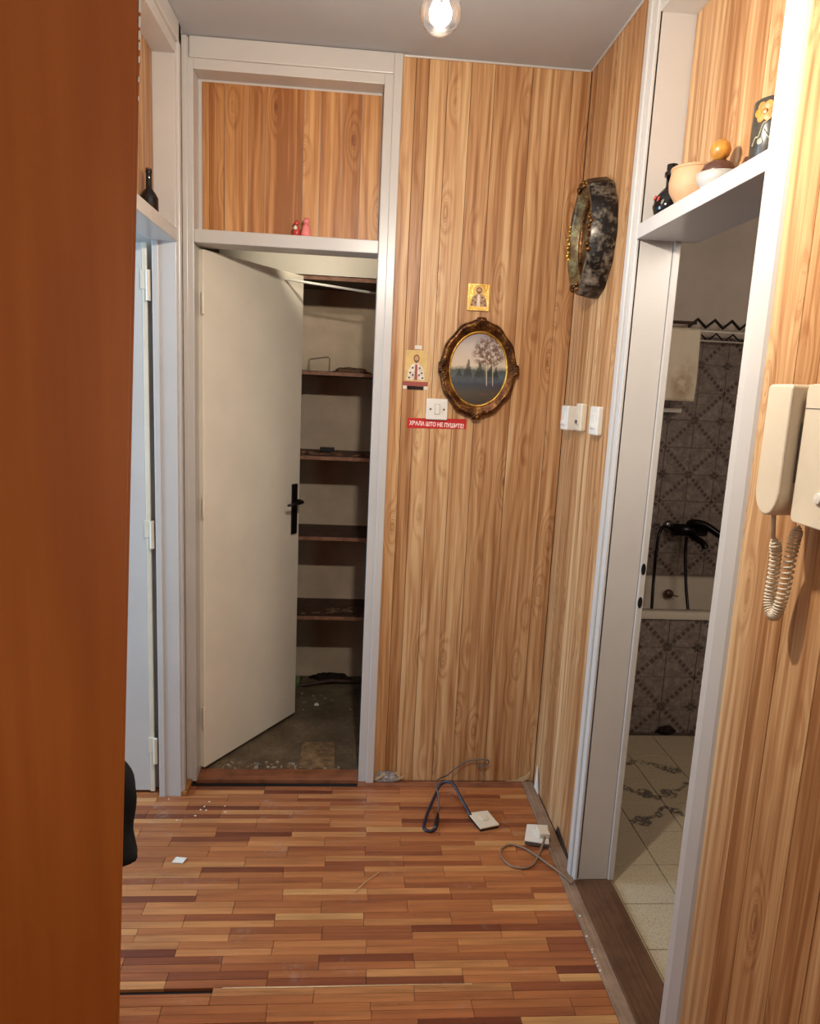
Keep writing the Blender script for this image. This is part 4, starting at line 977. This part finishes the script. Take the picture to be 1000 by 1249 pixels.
# mixer tap
mx = thing('bath_mixer', 'dark chrome bath mixer with hose on the tiled bathroom wall', 'tap', (1.84, BY1, .88))
MB().tube([(1.745, 3.70, .885), (1.93, 3.70, .885)], .034, 16).build('body', 'darkmetal', mx, smooth=True)
for x in (1.765, 1.915):
    MB().tube([(x, BY1, .885), (x, 3.70, .885)], .016, 12).build('wall_union', 'darkmetal', mx, smooth=True)
    MB().lathe([(.0, 0), (.034, 0), (.028, .014), (.018, .018), (0, .018)], (x, BY1-.0005, .885), 20, (0, -1, 0)).build('escutcheon', 'chrome', mx, smooth=True)
MB().tube(spline([(1.835, 3.70, .905), (1.845, 3.685, .930), (1.90, 3.655, .925), (1.955, 3.62, .890), (1.985, 3.60, .870)], 5), .020, 10, rads=None).build('lever', 'darkmetal', mx, smooth=True)
MB().tube(spline([(1.84, 3.69, .87), (1.845, 3.64, .855), (1.86, 3.57, .84), (1.865, 3.55, .815)], 5), .017, 12).build('spout', 'darkmetal', mx, smooth=True)
MB().tube(spline([(1.755, 3.70, .880), (1.69, 3.68, .905), (1.655, 3.66, .87), (1.64, 3.64, .78), (1.625, 3.60, .60), (1.59, 3.5, .42), (1.58, 3.45, .32), (1.63, 3.42, .26), (1.72, 3.42, .28), (1.775, 3.46, .42), (1.785, 3.55, .60), (1.80, 3.63, .76), (1.82, 3.68, .85)], 8), .0085, 8).build('hose', 'darkmetal', mx, smooth=True)
# drying rack
dr = thing('drying_rack', 'wall drying rack with white rods and black zigzag arms above the bathtub', 'drying rack', (1.8, BY1, 1.93))
for i, (yy, zz) in enumerate(((3.56, 1.935), (3.66, 1.948), (3.73, 1.905))):
    MB().tube([(1.30, yy, zz), (2.25, yy, zz-.004)], .0042, 8).build('rod', 'plastic', dr, smooth=True)
zz_ = []
for i in range(10):
    zz_.append((1.70+i*.046, 3.68, 1.985+(.020 if i % 2 else -.020)))
MB().tube(zz_, .009, 8).build('zigzag_arm', 'black', dr)
MB().tube([(x, 3.74, 2*1.96-z-.012) for x, y, z in zz_], .0055, 8).build('zigzag_arm', 'black', dr)
MB().tube([(1.45, 3.70, 1.985), (1.74, 3.68, 1.985)], .008, 8).build('bar', 'shelfwood', dr)
for x in (1.36, 2.2):
    MB().box(x-.012, x+.012, 3.55, BY1+.008, 1.895, 1.935).build('bracket', 'black', dr, .003)
# towel on the front rod
def towel(u, v):
    s = v*2-1; xx = 1.548+.166*u + .004*math.sin(9*v); fold = .003*math.sin(u*19+2*v)
    if s < 0: return Vector((xx, 3.5665+fold*.5+.002*abs(s), 1.9425-.28*abs(s)))
    return Vector((xx-.006*s, 3.5535-.004*s+fold, 1.9425-.36*s))
tw = MB().grid(towel, 22, 41)
tg = tw.build('towel', 'towel', None, smooth=True); mo = tg.modifiers.new('thick', 'SOLIDIFY'); mo.thickness = .003; mo.offset = 1
tag(tg, 'worn off-white towel with brownish stains hanging over the drying rack', 'towel')
def towel_mat():
    k = NT('stained_towel'); x, y, z = k.xyz(); n = k.noise(k.obj(), 9, 4, .6); n2 = k.noise(k.obj(), 260, 2, .6)
    d = k.math('SQRT', k.math('ADD', k.math('POWER', k.math('DIVIDE', k.math('SUBTRACT', x, 1.64), .06), 2.), k.math('POWER', k.math('DIVIDE', k.math('SUBTRACT', z, 1.68), .10), 2.)))
    st_ = k.math('MULTIPLY', k.step(d, .3, 1.6, 1., 0.), k.step(n, .3, .6))
    k.bump(n2, .5, .002)
    return k.done(k.mix(k.math('MULTIPLY', st_, .8), (238, 224, 198), (164, 124, 88)), .95, 0, .1)
tg.data.materials.clear(); tg.data.materials.append(towel_mat())
sd = thing('soap_dish', 'small white soap dish on the tiled wall below the towel', 'soap dish', (1.62, BY1, 1.53))
MB().box(1.585, 1.735, 3.73, BY1, 1.520, 1.528).build('tray', 'plastic', sd, .003)
MB().box(1.585, 1.735, 3.727, 3.733, 1.520, 1.542).build('lip', 'plastic', sd, .002)
